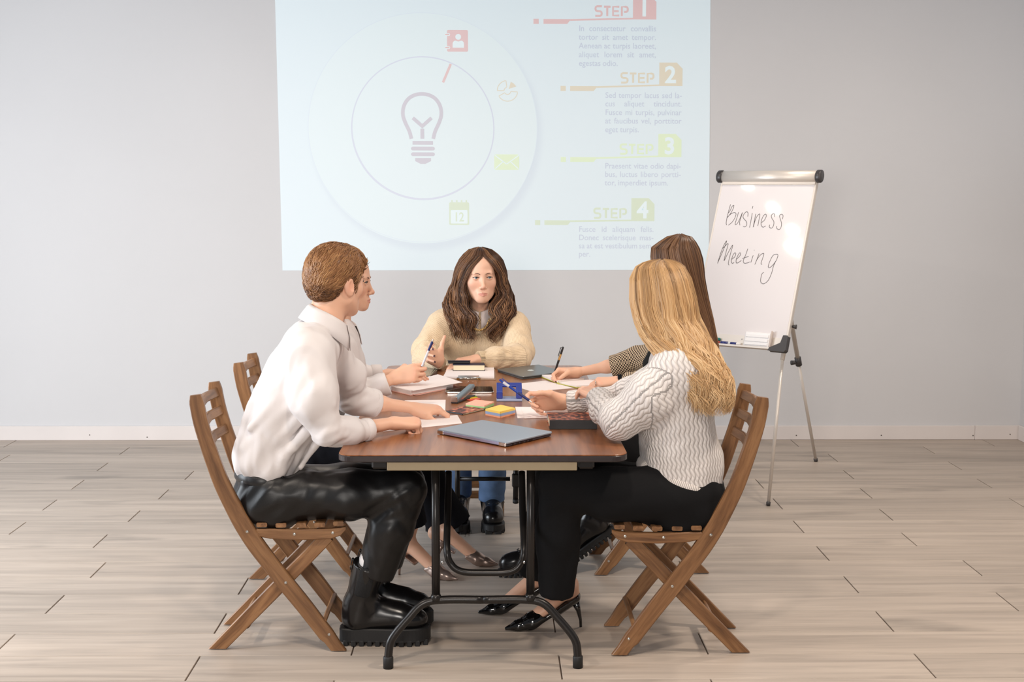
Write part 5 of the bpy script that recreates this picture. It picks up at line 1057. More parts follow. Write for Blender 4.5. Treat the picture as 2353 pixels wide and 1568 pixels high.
# ------------------------------------------------------------------ woman with straight brown hair and checked blazer, far right
def build_blazer_woman():
    P = thing('person', 'woman in brown checked blazer with straight brown hair, writing in a notebook', 'person', (.70, 5.73, 0)); Yc = 5.74
    hc = np.array((0.7478,5.74,1.1976)); neck = np.array((0.7893,5.74,1.0208)); fwd = unit((-.93, .20, -.30)); up = unit((-.28, .05, .95))
    hd = head_piece(hc, fwd, up, neck, h=.003, neck_r=.046, sc=.93)
    re, rw = (0.6209,6.1,0.7984), (0.3805,6.14,0.7476); le, lw = (0.6454,5.72,0.7418), (0.532,5.84,0.7504); NAIL = np.array(srgb(74, 16, 22)[:3])
    rh = hand_piece('R', rw, (-.97, -.10, -.05), (.05, .72, .70), re, [(4, 42, 52, 22), (0, 52, 66, 30), (-3, 60, 76, 40), (-6, 64, 80, 44)], [(.046, .040, -.026), (.074, .036, -.044), (.098, .020, -.052)], .95, nail=NAIL, wr=.0225, er=.036)
    lh = hand_piece('L', lw, (-.97, .08, -.06), (.05, -.30, .95), le, [(-3, 34, 48, 26), (0, 38, 52, 26), (3, 42, 54, 26), (7, 46, 54, 24)], [(.045, .042, -.022), (.072, .046, -.034), (.095, .04, -.040)], .93, wr=.0225, er=.036)
    core = core_piece([loft([((0.7575,5.74,0.5229), .13, .08), ((0.7551,5.74,0.6851), .11, .08), ((0.7703,5.74,0.8641), .13, .08), ((0.7902,5.74,0.9621), .10, .05)], (0, 1, 0)), cap((0.7902,5.74,0.9621), neck, .045, .045), cap((0.7913,5.9,0.8817), re, .035, .03), cap((0.7537,5.62,0.9134), le, .035, .03)])
    pcs = [hd, rh, lh, core]
    for a, b in (((0.3019,5.56,0.4942), (0.4246,5.6,0.2292)), ((0.2608,5.8,0.4487), (0.1943,5.6,0.0508))):
        pcs.append(core_piece([cap(a, b, .042, .031), cap(b, np.array(b) - Z3 * .02, .031, .034)], .006))
    body_mesh(pcs, P); M_h = hair_mat('straight_brown_hair', srgb(52, 34, 24), srgb(100, 69, 47), srgb(154, 115, 82)); face_parts(hd, P, hair_mat('brown_brow_2', srgb(92, 62, 48), srgb(100, 68, 52), srgb(110, 76, 58)))
    m, nt, b, N, L = nodes_of('houndstooth'); at = N('ShaderNodeAttribute'); at.attribute_name = 'uvw'; mp = N('ShaderNodeMapping'); mp.inputs['Rotation'].default_value = (0, 0, 0); L(at.outputs['Vector'], mp.inputs[0]); mp.inputs['Scale'].default_value = (1, 1, 0)
    ck = N('ShaderNodeTexChecker'); ck.inputs['Scale'].default_value = 1 / .0062; ck.inputs['Color1'].default_value = srgb(44, 34, 32); ck.inputs['Color2'].default_value = srgb(206, 182, 152); L(mp.outputs[0], ck.inputs['Vector']); L(ck.outputs['Color'], b.inputs['Base Color']); b.inputs['Roughness'].default_value = .85; b.inputs['Specular IOR Level'].default_value = .2; M_ht = m
    bones = [((0.7575,5.74,0.5229), (0.7903,5.74,0.9532), .17), ((0.7913,5.9,0.8817), (0.6564,6.08,0.8008), .06), ((0.6564,6.08,0.8008), (0.5257,6.11,0.7781), .045), ((0.7537,5.62,0.9134), (0.6518,5.7,0.7517), .06), ((0.6518,5.7,0.7517), (0.5643,5.8,0.7486), .045)]
    tor = [(loft([((0.7618,5.74,0.4686), .165, .105), ((0.7562,5.74,0.6131), .155, .10), ((0.7574,5.74,0.7748), .165, .105), ((0.7788,5.74,0.8909), .185, .09), ((0.7937,5.74,0.9621), .10, .055)], (0, 1, 0), 2.4), .02), (cap((0.7787,5.74,0.8998), (0.7824,5.885,0.856), .05, .062), .05), (cap((0.7787,5.74,0.8998), (0.7432,5.59,0.8908), .05, .062), .05),
           (cap((0.7844,5.9,0.8542), (0.6619,6.08,0.8122), .064, .062), .04), (cap((0.6619,6.08,0.8122), (0.5257,6.11,0.7762), .060, .048, None, True), .02), (cap((0.7445,5.6,0.8896), (0.6593,5.69,0.7709), .062, .056), .04), (cap((0.6593,5.69,0.7709), (0.5715,5.8,0.7486), .052, .043, None, True), .02)]
    cloth('blazer', P, tor, M_ht, .0058, [((.3, 0, .9), .035, .2, .005, None, 0)], seed=51, uvf=bone_uv(bones))
    cloth('top', P, [(loft([((0.6663,5.74,0.6671), .09, .045), ((0.6732,5.74,0.8284), .10, .05), ((0.7424,5.74,0.9532), .07, .05)], (0, 1, 0)), .02)], M_blackcloth, .008)
    V, F = tube(np.array([np.array(lw) + np.array((.006, 0, 0)) + np.array((0.004 * math.sin(t), .0285 * math.cos(t), .0235 * math.sin(t))) for t in np.linspace(0, 6.2832, 33)]), .0085, 8, (1, 0, 0), .28, caps=False); wb = mk('fitness_band', V, F, M_rub, P, True)
    mk('band_screen', *box(np.array(lw) + np.array((.006, -.0165, .0195)), (.009, .013, .0035), np.array([(1, 0, 0), unit((0, .76, .65)), unit((0, -.65, .76))]), ch=.002), mat('black_glass', srgb(12, 12, 14), .06, spec=.6), wb)
    x = unit((-.97, .08, -.06)); mk('ring', *tube(np.array([np.array(lw) + x * .088 * .93 + np.array((-.012, -.012 + .009 * math.cos(t), -.004 + .009 * math.sin(t))) for t in np.linspace(0, 6.2832, 17)]), .0014, 6, caps=False), M_silver, P, True)
    tr = [(loft([((0.7608,5.74,0.541), .150, .10), ((0.7581,5.74,0.4777), .172, .11)], (0, 1, 0), 2.3), .02), (cap((0.7099,5.64,0.4875), (0.3019,5.56,0.4942), .085, .066), .04), (cap((0.7338,5.83,0.4517), (0.2608,5.8,0.4487), .085, .066), .04), (cap((0.3019,5.56,0.4942), (0.4025,5.59,0.276), .062, .050, None, True), .03), (cap((0.2608,5.8,0.4487), (0.189,5.66,0.1343), .062, .056, None, True), .03)]
    cloth('trousers', P, tr, M_blackcloth, .0065, [((.3, 0, -.9), .04, .3, .006, None, 0)], seed=53)
    t1 = unit((-.52, -.05, -.50)); y = np.array((0, 1.0, 0))
    chunky_boot(P, np.array((0.5075,5.6,0.1665)), (-.70, 0, -.50), np.array((0.4422,5.6,0.2184)), L_=.215, shaft_r=.040, elastic=False, soleh=.034, wide=.82, laces=True)
    chunky_boot(P, np.array((0.2462,5.5754,0)), (-1, -.04, 0), np.array((0.2014,5.6,0.0471)), L_=.215, shaft_r=.036, elastic=False, soleh=.024, wide=.72, laces=True)
    lv = []; k = 5.74 / 3268
    for (py, cx, w), cy, ry in zip([(541, 1562, 5), (548, 1560, 30), (570, 1551, 54), (600, 1555, 60), (640, 1560, 58), (690, 1572, 56), (740, 1588, 52), (800, 1606, 46), (880, 1612, 40), (930, 1612, 32)], (5.75, 5.75, 5.75, 5.75, 5.745, 5.74, 5.73, 5.72, 5.70, 5.70), (.01, .05, .08, .092, .10, .10, .10, .10, .10, .09)): lv.append((hc[2] + (632 - py) * k, hc[0] + (cx - 1550) * k, cy, w * k, ry))
    long_hair(P, lv, M_h, 1300, 20, face=math.atan2(fwd[1], fwd[0]), gap=[0, 0, 0, 6, 26, 44, 56, 62, 62, 62], wave=(.0025, 1.2), rad=.0030, spread=.2, seed=12, tail=.1, tone=(.5, .24), frizz=.0012)

# ------------------------------------------------------------------ blonde woman in the cable-knit sweater, near right
def build_blonde():
    P = thing('person', 'blonde woman in white cable-knit sweater and black trousers, nearest on the right', 'person', (.66, 4.745, 0)); Yc = 4.75
    hc = np.array((0.5704,4.8,1.1696)); neck = np.array((0.6367,4.77,1.0171)); fwd = unit((-.62, .76, -.10)); up = unit((-.10, .05, 1))
    hd = head_piece(hc, fwd, up, neck, h=.003, neck_r=.046, sc=.97)
    re, rw = (0.5095,5.1,0.7896), (0.2677,5.19,0.7616); le, lw = (0.4218,4.68,0.7833), (0.3863,5.02,0.8047)
    rh = hand_piece('R', rw, (-.98, -.05, .08), (.10, .94, .30), re, [(8, 22, 40, 34), (0, 48, 56, 36), (-3, 56, 62, 38), (-6, 62, 64, 38)], [(.050, .040, -.020), (.082, .042, -.024), (.110, .034, -.024)], 1.0, wr=.0245, er=.037)
    lh = hand_piece('L', lw, (-.42, .86, .20), (.10, -.14, .98), le, [(-3, 14, 26, 16), (0, 16, 28, 16), (3, 18, 30, 16), (7, 22, 30, 16)], [(.045, .042, -.022), (.070, .046, -.032), (.092, .040, -.040)], .92, wr=.0225, er=.036)
    core = core_piece([loft([((0.6595,4.75,0.4896), .13, .08), ((0.6645,4.75,0.6551), .11, .08), ((0.6539,4.75,0.864), .13, .08), ((0.6431,4.77,0.98), .10, .05)], (0, 1, 0)), cap((0.6431,4.77,0.98), neck, .045, .045), cap((0.6162,4.64,0.9523), le, .035, .03), cap((0.6355,4.9,0.9188), re, .035, .03)])
    f1 = heel_shoe(P, (0.3157,4.8933,0), (-.97, -.16, 0), M_patent, (0.2387,4.7,0.2085), s=1.02); f2 = heel_shoe(P, (0.2118,5.0704,0), (-.97, -.10, 0), M_patent, (0.1493,4.92,0.2013), s=.98)
    body_mesh([hd, rh, lh, core, f1, f2], P)
    M_h = hair_mat('golden_blonde_hair', srgb(126, 96, 66), srgb(190, 150, 104), srgb(228, 196, 152)); face_parts(hd, P, M_h)
    bones = [((0.6595,4.75,0.4896), (0.6431,4.77,0.98), .17), ((0.622,4.63,0.9535), (0.4303,4.63,0.7828), .065), ((0.4303,4.63,0.7828), lw, .05), ((0.6355,4.9,0.9188), re, .06), (re, rw, .05)]
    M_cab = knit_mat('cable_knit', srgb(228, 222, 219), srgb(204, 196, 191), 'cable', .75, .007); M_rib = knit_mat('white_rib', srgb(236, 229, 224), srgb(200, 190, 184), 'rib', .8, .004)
    tor = [(loft([((0.6438,4.75,0.5499), .168, .140), ((0.6516,4.75,0.6251), .170, .138), ((0.6352,4.75,0.7299), .172, .130), ((0.6277,4.75,0.8417), .178, .118), ((0.6336,4.76,0.9368), .185, .095), ((0.6398,4.77,1.0023), .10, .06)], (0, 1, 0), 2.3), .02),
           (cap((0.6404,4.77,0.9652), (0.622,4.63,0.9507), .05, .070), .05), (cap((0.6286,4.77,0.9652), (0.6369,4.91,0.9144), .05, .066), .05),
           (cap((0.6163,4.63,0.9507), (0.5206,4.61,0.8626), .076, .076), .04), (cap((0.5206,4.61,0.8626), (0.426,4.63,0.7857), .076, .060), .03), (cap((0.426,4.63,0.7857), (0.3966,4.8,0.7938), .060, .052), .03), (cap((0.3966,4.8,0.7938), (0.3876,4.955,0.8035), .050, .043, None, True), .02),
           (cap((0.6369,4.91,0.9144), (0.5125,5.1,0.8007), .068, .058), .04), (cap((0.5125,5.1,0.8007), (0.414,5.15,0.7741), .054, .044), .03), (cap((0.414,5.15,0.7741), (0.2967,5.19,0.7616), .044, .036, None, True), .02)]
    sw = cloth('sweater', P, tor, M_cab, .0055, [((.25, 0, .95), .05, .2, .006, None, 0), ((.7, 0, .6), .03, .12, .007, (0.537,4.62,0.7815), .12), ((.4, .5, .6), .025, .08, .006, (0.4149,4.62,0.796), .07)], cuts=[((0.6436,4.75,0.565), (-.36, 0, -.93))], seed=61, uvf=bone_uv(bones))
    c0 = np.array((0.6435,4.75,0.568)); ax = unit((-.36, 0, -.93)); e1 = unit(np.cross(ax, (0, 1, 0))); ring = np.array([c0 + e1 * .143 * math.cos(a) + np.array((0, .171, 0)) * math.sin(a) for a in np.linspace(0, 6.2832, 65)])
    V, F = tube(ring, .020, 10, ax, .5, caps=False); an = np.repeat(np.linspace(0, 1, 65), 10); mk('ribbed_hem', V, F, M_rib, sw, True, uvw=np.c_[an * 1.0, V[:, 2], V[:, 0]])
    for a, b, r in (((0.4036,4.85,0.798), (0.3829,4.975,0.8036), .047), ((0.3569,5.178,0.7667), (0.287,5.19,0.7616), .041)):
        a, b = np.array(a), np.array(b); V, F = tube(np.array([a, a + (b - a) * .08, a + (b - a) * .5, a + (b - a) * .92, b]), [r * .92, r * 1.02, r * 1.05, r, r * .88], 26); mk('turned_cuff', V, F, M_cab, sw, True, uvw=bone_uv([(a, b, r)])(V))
    tr = [(loft([((0.6553,4.75,0.5725), .155, .125), ((0.6563,4.75,0.5047), .178, .140), ((0.6376,4.75,0.467), .170, .10)], (0, 1, 0), 2.3), .02), (ell((0.6893,4.75,0.4896), (.098, .17, .080)), .03),
          (cap((0.6031,4.66,0.5246), (0.3966,4.63,0.5388), .098, .086), .04), (cap((0.3966,4.63,0.5388), (0.2375,4.63,0.5728), .086, .072), .03), (cap((0.2375,4.63,0.5728), (0.2298,4.66,0.4065), .072, .072), .03), (cap((0.2298,4.66,0.4065), (0.227,4.7,0.1783), .072, .062, None, True), .02),
          (cap((0.6262,4.84,0.5003), (0.416,4.86,0.5194), .095, .086), .04), (cap((0.416,4.86,0.5194), (0.2416,4.86,0.555), .085, .070), .03), (cap((0.2416,4.86,0.555), (0.1903,4.88,0.3604), .070, .068), .03), (cap((0.1903,4.88,0.3604), (0.1586,4.92,0.1823), .068, .058, None, True), .02)]
    cloth('trousers', P, tr, M_blackcloth, .0062, [((.9, 0, .2), .05, .3, .006, None, 0), ((.2, 0, .95), .03, .3, .005, (0.2237,4.62,0.3721), .2)], seed=63)
    lv = []; k = 4.72 / 3268; pts = [(598, 1520, 8, 4.80, .014), (602, 1519, 36, 4.80, .055), (615, 1517, 57, 4.795, .085), (640, 1518, 70, 4.79, .105), (690, 1524, 77, 4.78, .120), (730, 1530, 77, 4.765, .120), (770, 1545, 78, 4.72, .115), (810, 1566, 76, 4.67, .110), (860, 1596, 70, 4.635, .095), (905, 1611, 62, 4.62, .088), (938, 1616, 48, 4.615, .075)]
    for py, cx, w, cy, ry in pts: q = np.array((0.0, 0, 0)); lv.append((hc[2] + (690 - py) * k, hc[0] + (cx - 1512) * k, cy, w * k, ry))
    long_hair(P, lv, M_h, 2200, 26, face=math.atan2(fwd[1], fwd[0]), gap=[0, 8, 24, 40, 44, 44, 50, 70, 90, 95, 95], wave=(.0135, 5.0), rad=.0031, spread=.28, seed=15, tail=.22, tone=(.5, .22), frizz=.005, shade=.24)
build_left_woman(); build_head_woman(); build_blazer_woman(); build_blonde()


# ------------------------------------------------------------------ things on the table
def quad(a, b, c, d): return np.array([a[:2], b[:2], c[:2], d[:2]], float)
def ccw(P):
    P = np.asarray(P, float); x, y = P[:, 0], P[:, 1]; return P if (x * np.roll(y, -1) - np.roll(x, -1) * y).sum() > 0 else P[::-1]
def rquad(P, r=.006, n=4):
    """Rounded corners for a quadrilateral outline."""
    P = ccw(P); out = []
    for i in range(len(P)):
        p, a, b = P[i], P[i - 1], P[(i + 1) % len(P)]; ua, ub = unit(a - p), unit(b - p)
        for t in np.linspace(0, 1, n): out.append((1 - t) ** 2 * (p + ua * r) + 2 * t * (1 - t) * p + t * t * (p + ub * r))
    return np.array(out)
def inset(P, d):
    c = P.mean(0); return c + (P - c) * (1 - d / np.linalg.norm(P - c, axis=1).mean())
def centre(P, z): return (float(P[:, 0].mean()), float(P[:, 1].mean()), z)
M_paper = mat('white_paper', srgb(236, 226, 224), .85, spec=.2); M_page = mat('cream_page', srgb(228, 212, 180), .9, var=.08, vscale=200, stretch=(.05, .05, 12))
M_lapg = mat('blue_grey_aluminium', srgb(150, 162, 176), .4, .25); M_lapd = mat('dark_grey_aluminium', srgb(96, 100, 102), .32, .6); M_dark = mat('dark_plastic', srgb(30, 28, 30), .45)
M_glass = mat('screen_glass', srgb(14, 13, 14), .06, spec=.6); M_lime = mat('lime_cover', srgb(190, 190, 70), .6); M_pink = mat('pink_folder', srgb(226, 172, 158), .7); M_blue = mat('blue_enamel', srgb(32, 52, 140), .3, coat=.3); M_bluegrey = mat('blue_grey_plastic', srgb(150, 162, 190), .4)
def sheet(label, P, z, t=.0006, curl=0.0, group=None):
    V, F = prism(ccw(P), z, z + t); o = mk('paper_sheet', V, F, M_paper); tag(o, label, 'paper', group); return o
T0 = TZ + .0002
# grey laptop at the near end
A, B, C_, D_ = (-0.1803,4.8025,0.726), (0.056,4.5436,0.726), (0.2146,4.7487,0.726), (-0.0267,4.9934,0.726); Pq = quad(A, B, C_, D_)
lap = thing('laptop', 'closed blue-grey laptop at the near end of the table', 'laptop', centre(Pq, TZ), group='closed laptops')
mk('lid', *prism(rquad(Pq, .012), TZ + .0105, TZ + .0175, .0018), M_lapg, lap); mk('base', *prism(rquad(inset(Pq, .004), .012), TZ + .002, TZ + .010, .0015), mat('laptop_side', srgb(70, 66, 74), .4, .4), lap)
e = unit(np.r_[Pq[1] - Pq[0], 0]); nrm = np.array((e[1], -e[0], 0)); L_ = np.linalg.norm(Pq[1] - Pq[0]); q0 = np.r_[Pq[0], TZ + .0085]
mk('hinge_bar', *box(q0 + e * L_ * .5 + nrm * .0005, (L_ * .40, .003, .0048), np.array([e, -nrm, (0, 0, 1)]), ch=.001), mat('lavender_metal', srgb(166, 168, 200), .3, .6), lap)
for t in (.06, .94): mk('hinge_cap', *box(q0 + e * L_ * t + nrm * .0005, (L_ * .045, .0032, .006), np.array([e, -nrm, (0, 0, 1)]), ch=.0012), M_silver, lap)
e2 = unit(np.r_[Pq[2] - Pq[1], 0]); n2 = np.array((e2[1], -e2[0], 0)); L2 = np.linalg.norm(Pq[2] - Pq[1])
for t, w in ((.14, .004), (.24, .007), (.33, .007), (.42, .005), (.52, .009)): mk('port', *box(np.r_[Pq[1], TZ + .006] + e2 * L2 * t - n2 * .0028, (w, .001, .0022), np.array([e2, -n2, (0, 0, 1)])), M_glass, lap)
for i in range(4): mk('rubber_foot', *lathe([(.001, 0), (.007, 0), (.007, .002), (.001, .002)], np.r_[inset(Pq, .03)[i], TZ + .0001], 10), M_rub, lap)
# dark laptop at the far right
A, B, C_, D_ = (0.0312,6.4433,0.722), (0.1424,6.1741,0.722), (0.3386,6.3509,0.722), (0.2298,6.6112,0.722); Pq = quad(A, B, C_, D_)
lap2 = thing('laptop', 'closed dark grey laptop with small pale logo at the far right corner', 'laptop', centre(Pq, TZ), group='closed laptops')
mk('lid', *prism(rquad(Pq, .012), TZ + .0075, TZ + .0135, .0018), M_lapd, lap2); mk('base', *prism(rquad(inset(Pq, .003), .012), TZ + .0003, TZ + .007, .001), M_lapd, lap2)
lc = Pq.mean(0); u1, u2 = unit(np.r_[Pq[2] - Pq[1], 0]), unit(np.r_[Pq[3] - Pq[2], 0]); apple = [(.000, .012), (.008, .016), (.016, .010), (.0135, .003), (.0155, -.004), (.010, -.016), (.004, -.018), (0, -.016), (-.004, -.018), (-.010, -.016), (-.017, -.004), (-.016, .010), (-.008, .016)]
LG = [np.r_[lc, TZ + .0138] + u1 * a + u2 * b for a, b in apple] + [np.r_[lc, TZ + .0138] + u1 * a + u2 * b for a, b in ((.001, .018), (.007, .020), (.008, .028), (.002, .024))]
mk('lid_logo', LG, [list(range(13)), [13, 14, 15, 16]], mat('pale_logo', srgb(206, 220, 222), .3), lap2)
# clipboard with paper, notebook on it
A, B, C_, D_ = (-0.2113,6.1559,0.713), (0.0261,6.1556,0.713), (0.0258,6.577,0.713), (-0.1936,6.5932,0.713); Pq = quad(A, B, C_, D_)
cb = thing('clipboard', 'brown clipboard holding white papers under a metal clip', 'clipboard', centre(Pq, TZ)); mk('backing_board', *prism(rquad(Pq, .008), T0, TZ + .003), mat('hardboard', srgb(150, 120, 96), .6), cb)
Pp = inset(Pq, .012); Pp[:2, 1] += .03; mk('papers', *prism(ccw(Pp), TZ + .0032, TZ + .011), M_paper, cb)
cc = (Pq[0] + Pq[1]) / 2; mk('clip', *box((cc[0], cc[1] + .022, TZ + .0125), (.046, .014, .0012), np.array([(1, 0, 0), unit((0, 1, .25)), unit((0, -.25, 1))]), ch=.0005), M_silver, cb); mk('clip_roll', *tube([(cc[0] - .05, cc[1] + .008, TZ + .008), (cc[0] + .05, cc[1] + .008, TZ + .008)], .0045, 10), M_silver, cb, True)
for s in (-1, 1): mk('clip_end', *lathe([(.001, 0), (.006, 0), (.006, .008), (.001, .008)], (cc[0] + s * .046, cc[1] + .004, TZ + .002), 10), M_gold, cb)
def book(name, label, Pq, z, t, cover, page, spine=None, cat='notebook', ct=.0025, group=None):
    """Closed book: back and front cover, page block, spine along the edge from corner spine[0] to spine[1]."""
    Pq = np.asarray(Pq); b_ = thing(name, label, cat, centre(Pq, z), group=group); mk('back_cover', *prism(rquad(Pq, .003), z, z + ct), cover[0], b_); mk('page_block', *prism(ccw(inset(Pq, .004)), z + ct, z + t - ct), page, b_); mk('front_cover', *prism(rquad(Pq, .003), z + t - ct, z + t), cover[1], b_)
    if spine is not None:
        a, c = Pq[spine[0]], Pq[spine[1]]; d = unit(np.r_[c - a, 0]); n_ = np.array((d[1], -d[0], 0)); n_ = n_ if (n_[:2] @ (Pq.mean(0) - a)) < 0 else -n_
        mk('spine', *box(np.r_[(a + c) / 2, z + t / 2] + n_ * .0005, (np.linalg.norm(c - a) / 2, .002, t / 2), np.array([d, n_, (0, 0, 1)]), ch=.0008), cover[2], b_)
    return b_
M_navyb = mat('dark_blue_cover', srgb(30, 30, 52), .5)
Pq = quad((-0.168,6.3925,0.7494), (-0.0203,6.3924,0.7494), (-0.0265,6.4727,0.7494), (-0.1641,6.4727,0.7494)); bk = book('notebook', 'thick black-covered notebook with cream pages lying on the clipboard', Pq, TZ + .0112, .028, (M_navyb, M_navyb, M_navyb), M_page, None); P2 = Pq
z_ = TZ + .0394; c_ = P2.mean(0); pc = thing('pen_case', 'slim black case lying on the thick black notebook', 'case', (c_[0] - .04, c_[1] + .01, z_)); mk('body', *box((c_[0] - .045, c_[1] + .01, z_ + .006), (.050, .014, .006), ch=.003), M_dark, pc); mk('flap', *box((c_[0] - .045, c_[1] + .004, z_ + .0125), (.052, .010, .0008)), M_navyb, pc)
# smartphone beside it
Pq = quad((-0.238,6.5857,0.716), (-0.2394,6.2483,0.716), (-0.3215,6.2339,0.716), (-0.311,6.5857,0.716)); ph = thing('smartphone', 'black smartphone lying near the far left corner of the table', 'phone', centre(Pq, TZ)); mk('body', *prism(rquad(Pq, .012), T0, TZ + .008, .0015), M_dark, ph); mk('screen', *prism(rquad(inset(Pq, .004), .010), TZ + .008, TZ + .0084), M_glass, ph)
# folder with a stack of papers
Pq = quad((-0.4106,5.8299,0.712), (-0.3204,5.6939,0.712), (-0.1253,5.9453,0.712), (-0.2398,6.2059,0.712)); fo = thing('paper_folder', 'pink folder filled with a stack of white papers, left of the tablet', 'folder', centre(Pq, TZ)); mk('cover', *prism(rquad(Pq, .004), T0, TZ + .0025), M_pink, fo)
Pi = Pq.copy(); Pi[2] += (Pi[1] - Pi[2]) * .12; Pi[3] += (Pi[0] - Pi[3]) * .12; mk('paper_stack', *prism(ccw(inset(Pi, .006)), TZ + .0026, TZ + .020, .0004), M_paper, fo); Ps = inset(Pq, .001) + np.array((.012, .0)); mk('loose_sheet', *prism(ccw(Ps), TZ + .0202, TZ + .0207), M_paper, fo)
mk('ribbon', *plank_path(smooth_path([(*(-0.3164,5.7181,0.712)[:2], TZ + .004), (*(-0.2911,5.7059,0.712)[:2], TZ + .002), (*(-0.2492,5.7547,0.712)[:2], TZ + .005), (*(-0.1971,5.8421,0.712)[:2], TZ + .002)], 5), .006, (0, 1, 0), (0, 0, 1), .0006, ch=.0002)[:2], M_pink, fo)
# tablet
Pq = quad((-0.1816,5.7517,0.716), (0.0173,5.7512,0.716), (0.0123,5.9036,0.716), (-0.1809,5.904,0.716)); tb = thing('tablet', 'black tablet with silver rim lying behind the stapler', 'tablet', centre(Pq, TZ)); mk('body', *prism(rquad(Pq, .010), T0, TZ + .009, .002), M_silver, tb); mk('screen', *prism(rquad(inset(Pq, .003), .008), TZ + .009, TZ + .0094), M_glass, tb)
# stapler
st = thing('stapler', 'silver and black stapler standing open at an angle by the sticky notes', 'stapler', (-0.1118,5.5424,0.71)); a, b_ = np.array((-0.1378,5.4846,0.7102)), np.array((-0.0705,5.6694,0.7102)); d = unit(b_ - a); y = np.cross(Z3, d); Rm = np.array([d, y, Z3]); L_ = np.linalg.norm(b_ - a)
mk('base', *box((a + b_) / 2 + Z3 * .004, (L_ / 2, .014, .0035), Rm, ch=.001), M_dark, st); dn = unit(d + Z3 * .18); Rm2 = np.array([dn, y, np.cross(dn, y)])
mk('magazine', *box((a + b_) / 2 + Z3 * .017, (L_ / 2 * .96, .009, .005), Rm2, ch=.001), M_chrome, st); mk('handle', *box((a + b_) / 2 + Z3 * .028, (L_ / 2, .0125, .0075), Rm2, ch=.003), mat('steel_blue_plastic', srgb(120, 134, 142), .3, .4), st); mk('handle_end', *box(a + Z3 * .017 - d * .002, (.004, .0128, .011), Rm2, ch=.0015), M_bronze, st)
# page flags
for lab, c, col, dz in (('green sticky page flags at the top of the flag pad beside stapler', ((-0.0896,5.6589,0.71), (-0.0565,5.6708,0.71)), srgb(96, 176, 60), 0), ('yellow sticky page flags in the middle of the flag pad beside stapler', ((-0.0924,5.6117,0.71), (-0.0527,5.6351,0.71)), srgb(232, 196, 52), 1), ('red sticky page flags at the bottom of the flag pad beside stapler', ((-0.0847,5.5653,0.71), (-0.042,5.5999,0.71)), srgb(224, 92, 70), 2)):
    a, b_ = np.array(c[0]), np.array(c[1]); d = unit(b_ - a); y = np.cross(Z3, d); V, F = box((a + b_) / 2 + Z3 * (.0022 + .0), (np.linalg.norm(b_ - a) / 2, .0105, .002), np.array([d, y, Z3]), ch=.0004); V[:, 2] -= 0; o = mk('page_flags', V, F, mat('flag_%d' % dz, col, .7)); tag(o, lab, 'sticky notes', 'coloured page flags')
# sticky note blocks
def block(label, P, layers, z=T0):
    b_ = thing('sticky_note_block', label, 'sticky notes', centre(P, TZ), group='blocks of sticky notes')
    for i, (col, t) in enumerate(layers): mk('note_layer', *prism(ccw(P), z, z + t - .0001), mat('note_%d_%d_%d' % tuple(col), srgb(*col), .8), b_); z += t
block('square block of pink and green sticky notes beside the stapler', quad((-0.0919,5.3813,0.726), (-0.0202,5.3268,0.726), (0.0163,5.4253,0.726), (-0.0547,5.4819,0.726)), (((150, 190, 128), .010), ((240, 176, 152), .005)), T0 + .002)
block('square block of yellow, blue and orange sticky notes behind the grey laptop', quad((-0.0157,5.2014,0.734), (0.0377,5.1347,0.734), (0.0949,5.2219,0.734), (0.0406,5.3016,0.734)), (((240, 168, 130), .006), ((150, 170, 204), .010), ((244, 208, 104), .008)))
# patterned notebook and book
m, nt, b, N, L = nodes_of('autumn_print'); tc = N('ShaderNodeTexCoord'); n = N('ShaderNodeTexNoise'); n.inputs['Scale'].default_value = 55; n.inputs['Detail'].default_value = 4; L(tc.outputs['Object'], n.inputs['Vector']); rp = N('ShaderNodeValToRGB'); el = rp.color_ramp.elements
el[0].position = .42; el[0].color = srgb(52, 30, 30); el[1].position = .66; el[1].color = srgb(222, 140, 104); q = el.new(.54); q.color = srgb(150, 76, 54); L(n.outputs['Fac'], rp.inputs[0]); L(rp.outputs[0], b.inputs['Base Color']); b.inputs['Roughness'].default_value = .55; M_aut = m
book('notebook', 'thin notebook with orange and black leaf print beside the sticky notes', quad((-0.1619,5.2746,0.716), (-0.0986,5.2023,0.716), (-0.0136,5.3374,0.716), (-0.0841,5.4135,0.716)), T0, .006, (M_dark, M_aut, M_dark), M_page, (0, 1), ct=.0012)
book('hardcover_book', 'hardcover book with orange leaf print and wide black spine under the blonde woman', quad((0.2089,4.8956,0.742), (0.3744,4.8949,0.742), (0.3811,5.0682,0.742), (0.2067,5.0688,0.742)), T0, .032, (M_aut, M_aut, M_dark), M_page, (0, 1), 'book')
# hole punch
hp = thing('hole_punch', 'blue metal hole punch on a grey base', 'hole punch', (0.077,5.5648,0.71)); a, b_ = np.array((0.027,5.5407,0.7102)), np.array((0.128,5.5404,0.7102)); c0 = (a + b_) / 2; w = np.linalg.norm(b_ - a) / 2
mk('base', *box(c0 + np.array((0, .035, .005)), (w, .042, .0048), ch=.002), M_bluegrey, hp); mk('base_slot', *box(c0 + np.array((0, .020, .0105)), (w * .7, .006, .0008)), mat('slot_metal', srgb(110, 122, 160), .3, .5), hp)
for s in (-1, 1): mk('punch_block', *box(c0 + np.array((s * (w - .012), .032, .023)), (.012, .026, .013), ch=.002), M_blue, hp)
arm = np.array([(-w, 0), (w, 0), (w, .08), (-w, .08)]); 
for s in (-1, 1): V, F = box((0, 0, 0), (.012, .040, .004), ch=.0015); R_ = np.array([(1, 0, 0), unit((0, 1, .34)), unit((0, -.34, 1))]); mk('lever_arm', V @ R_ + c0 + np.array((s * (w - .012), .055, .044)), F, M_blue, hp)
V, F = box((0, 0, 0), (w, .014, .004), ch=.0015); mk('lever_bar', V @ R_ + c0 + np.array((0, .084, .054)), F, M_blue, hp)
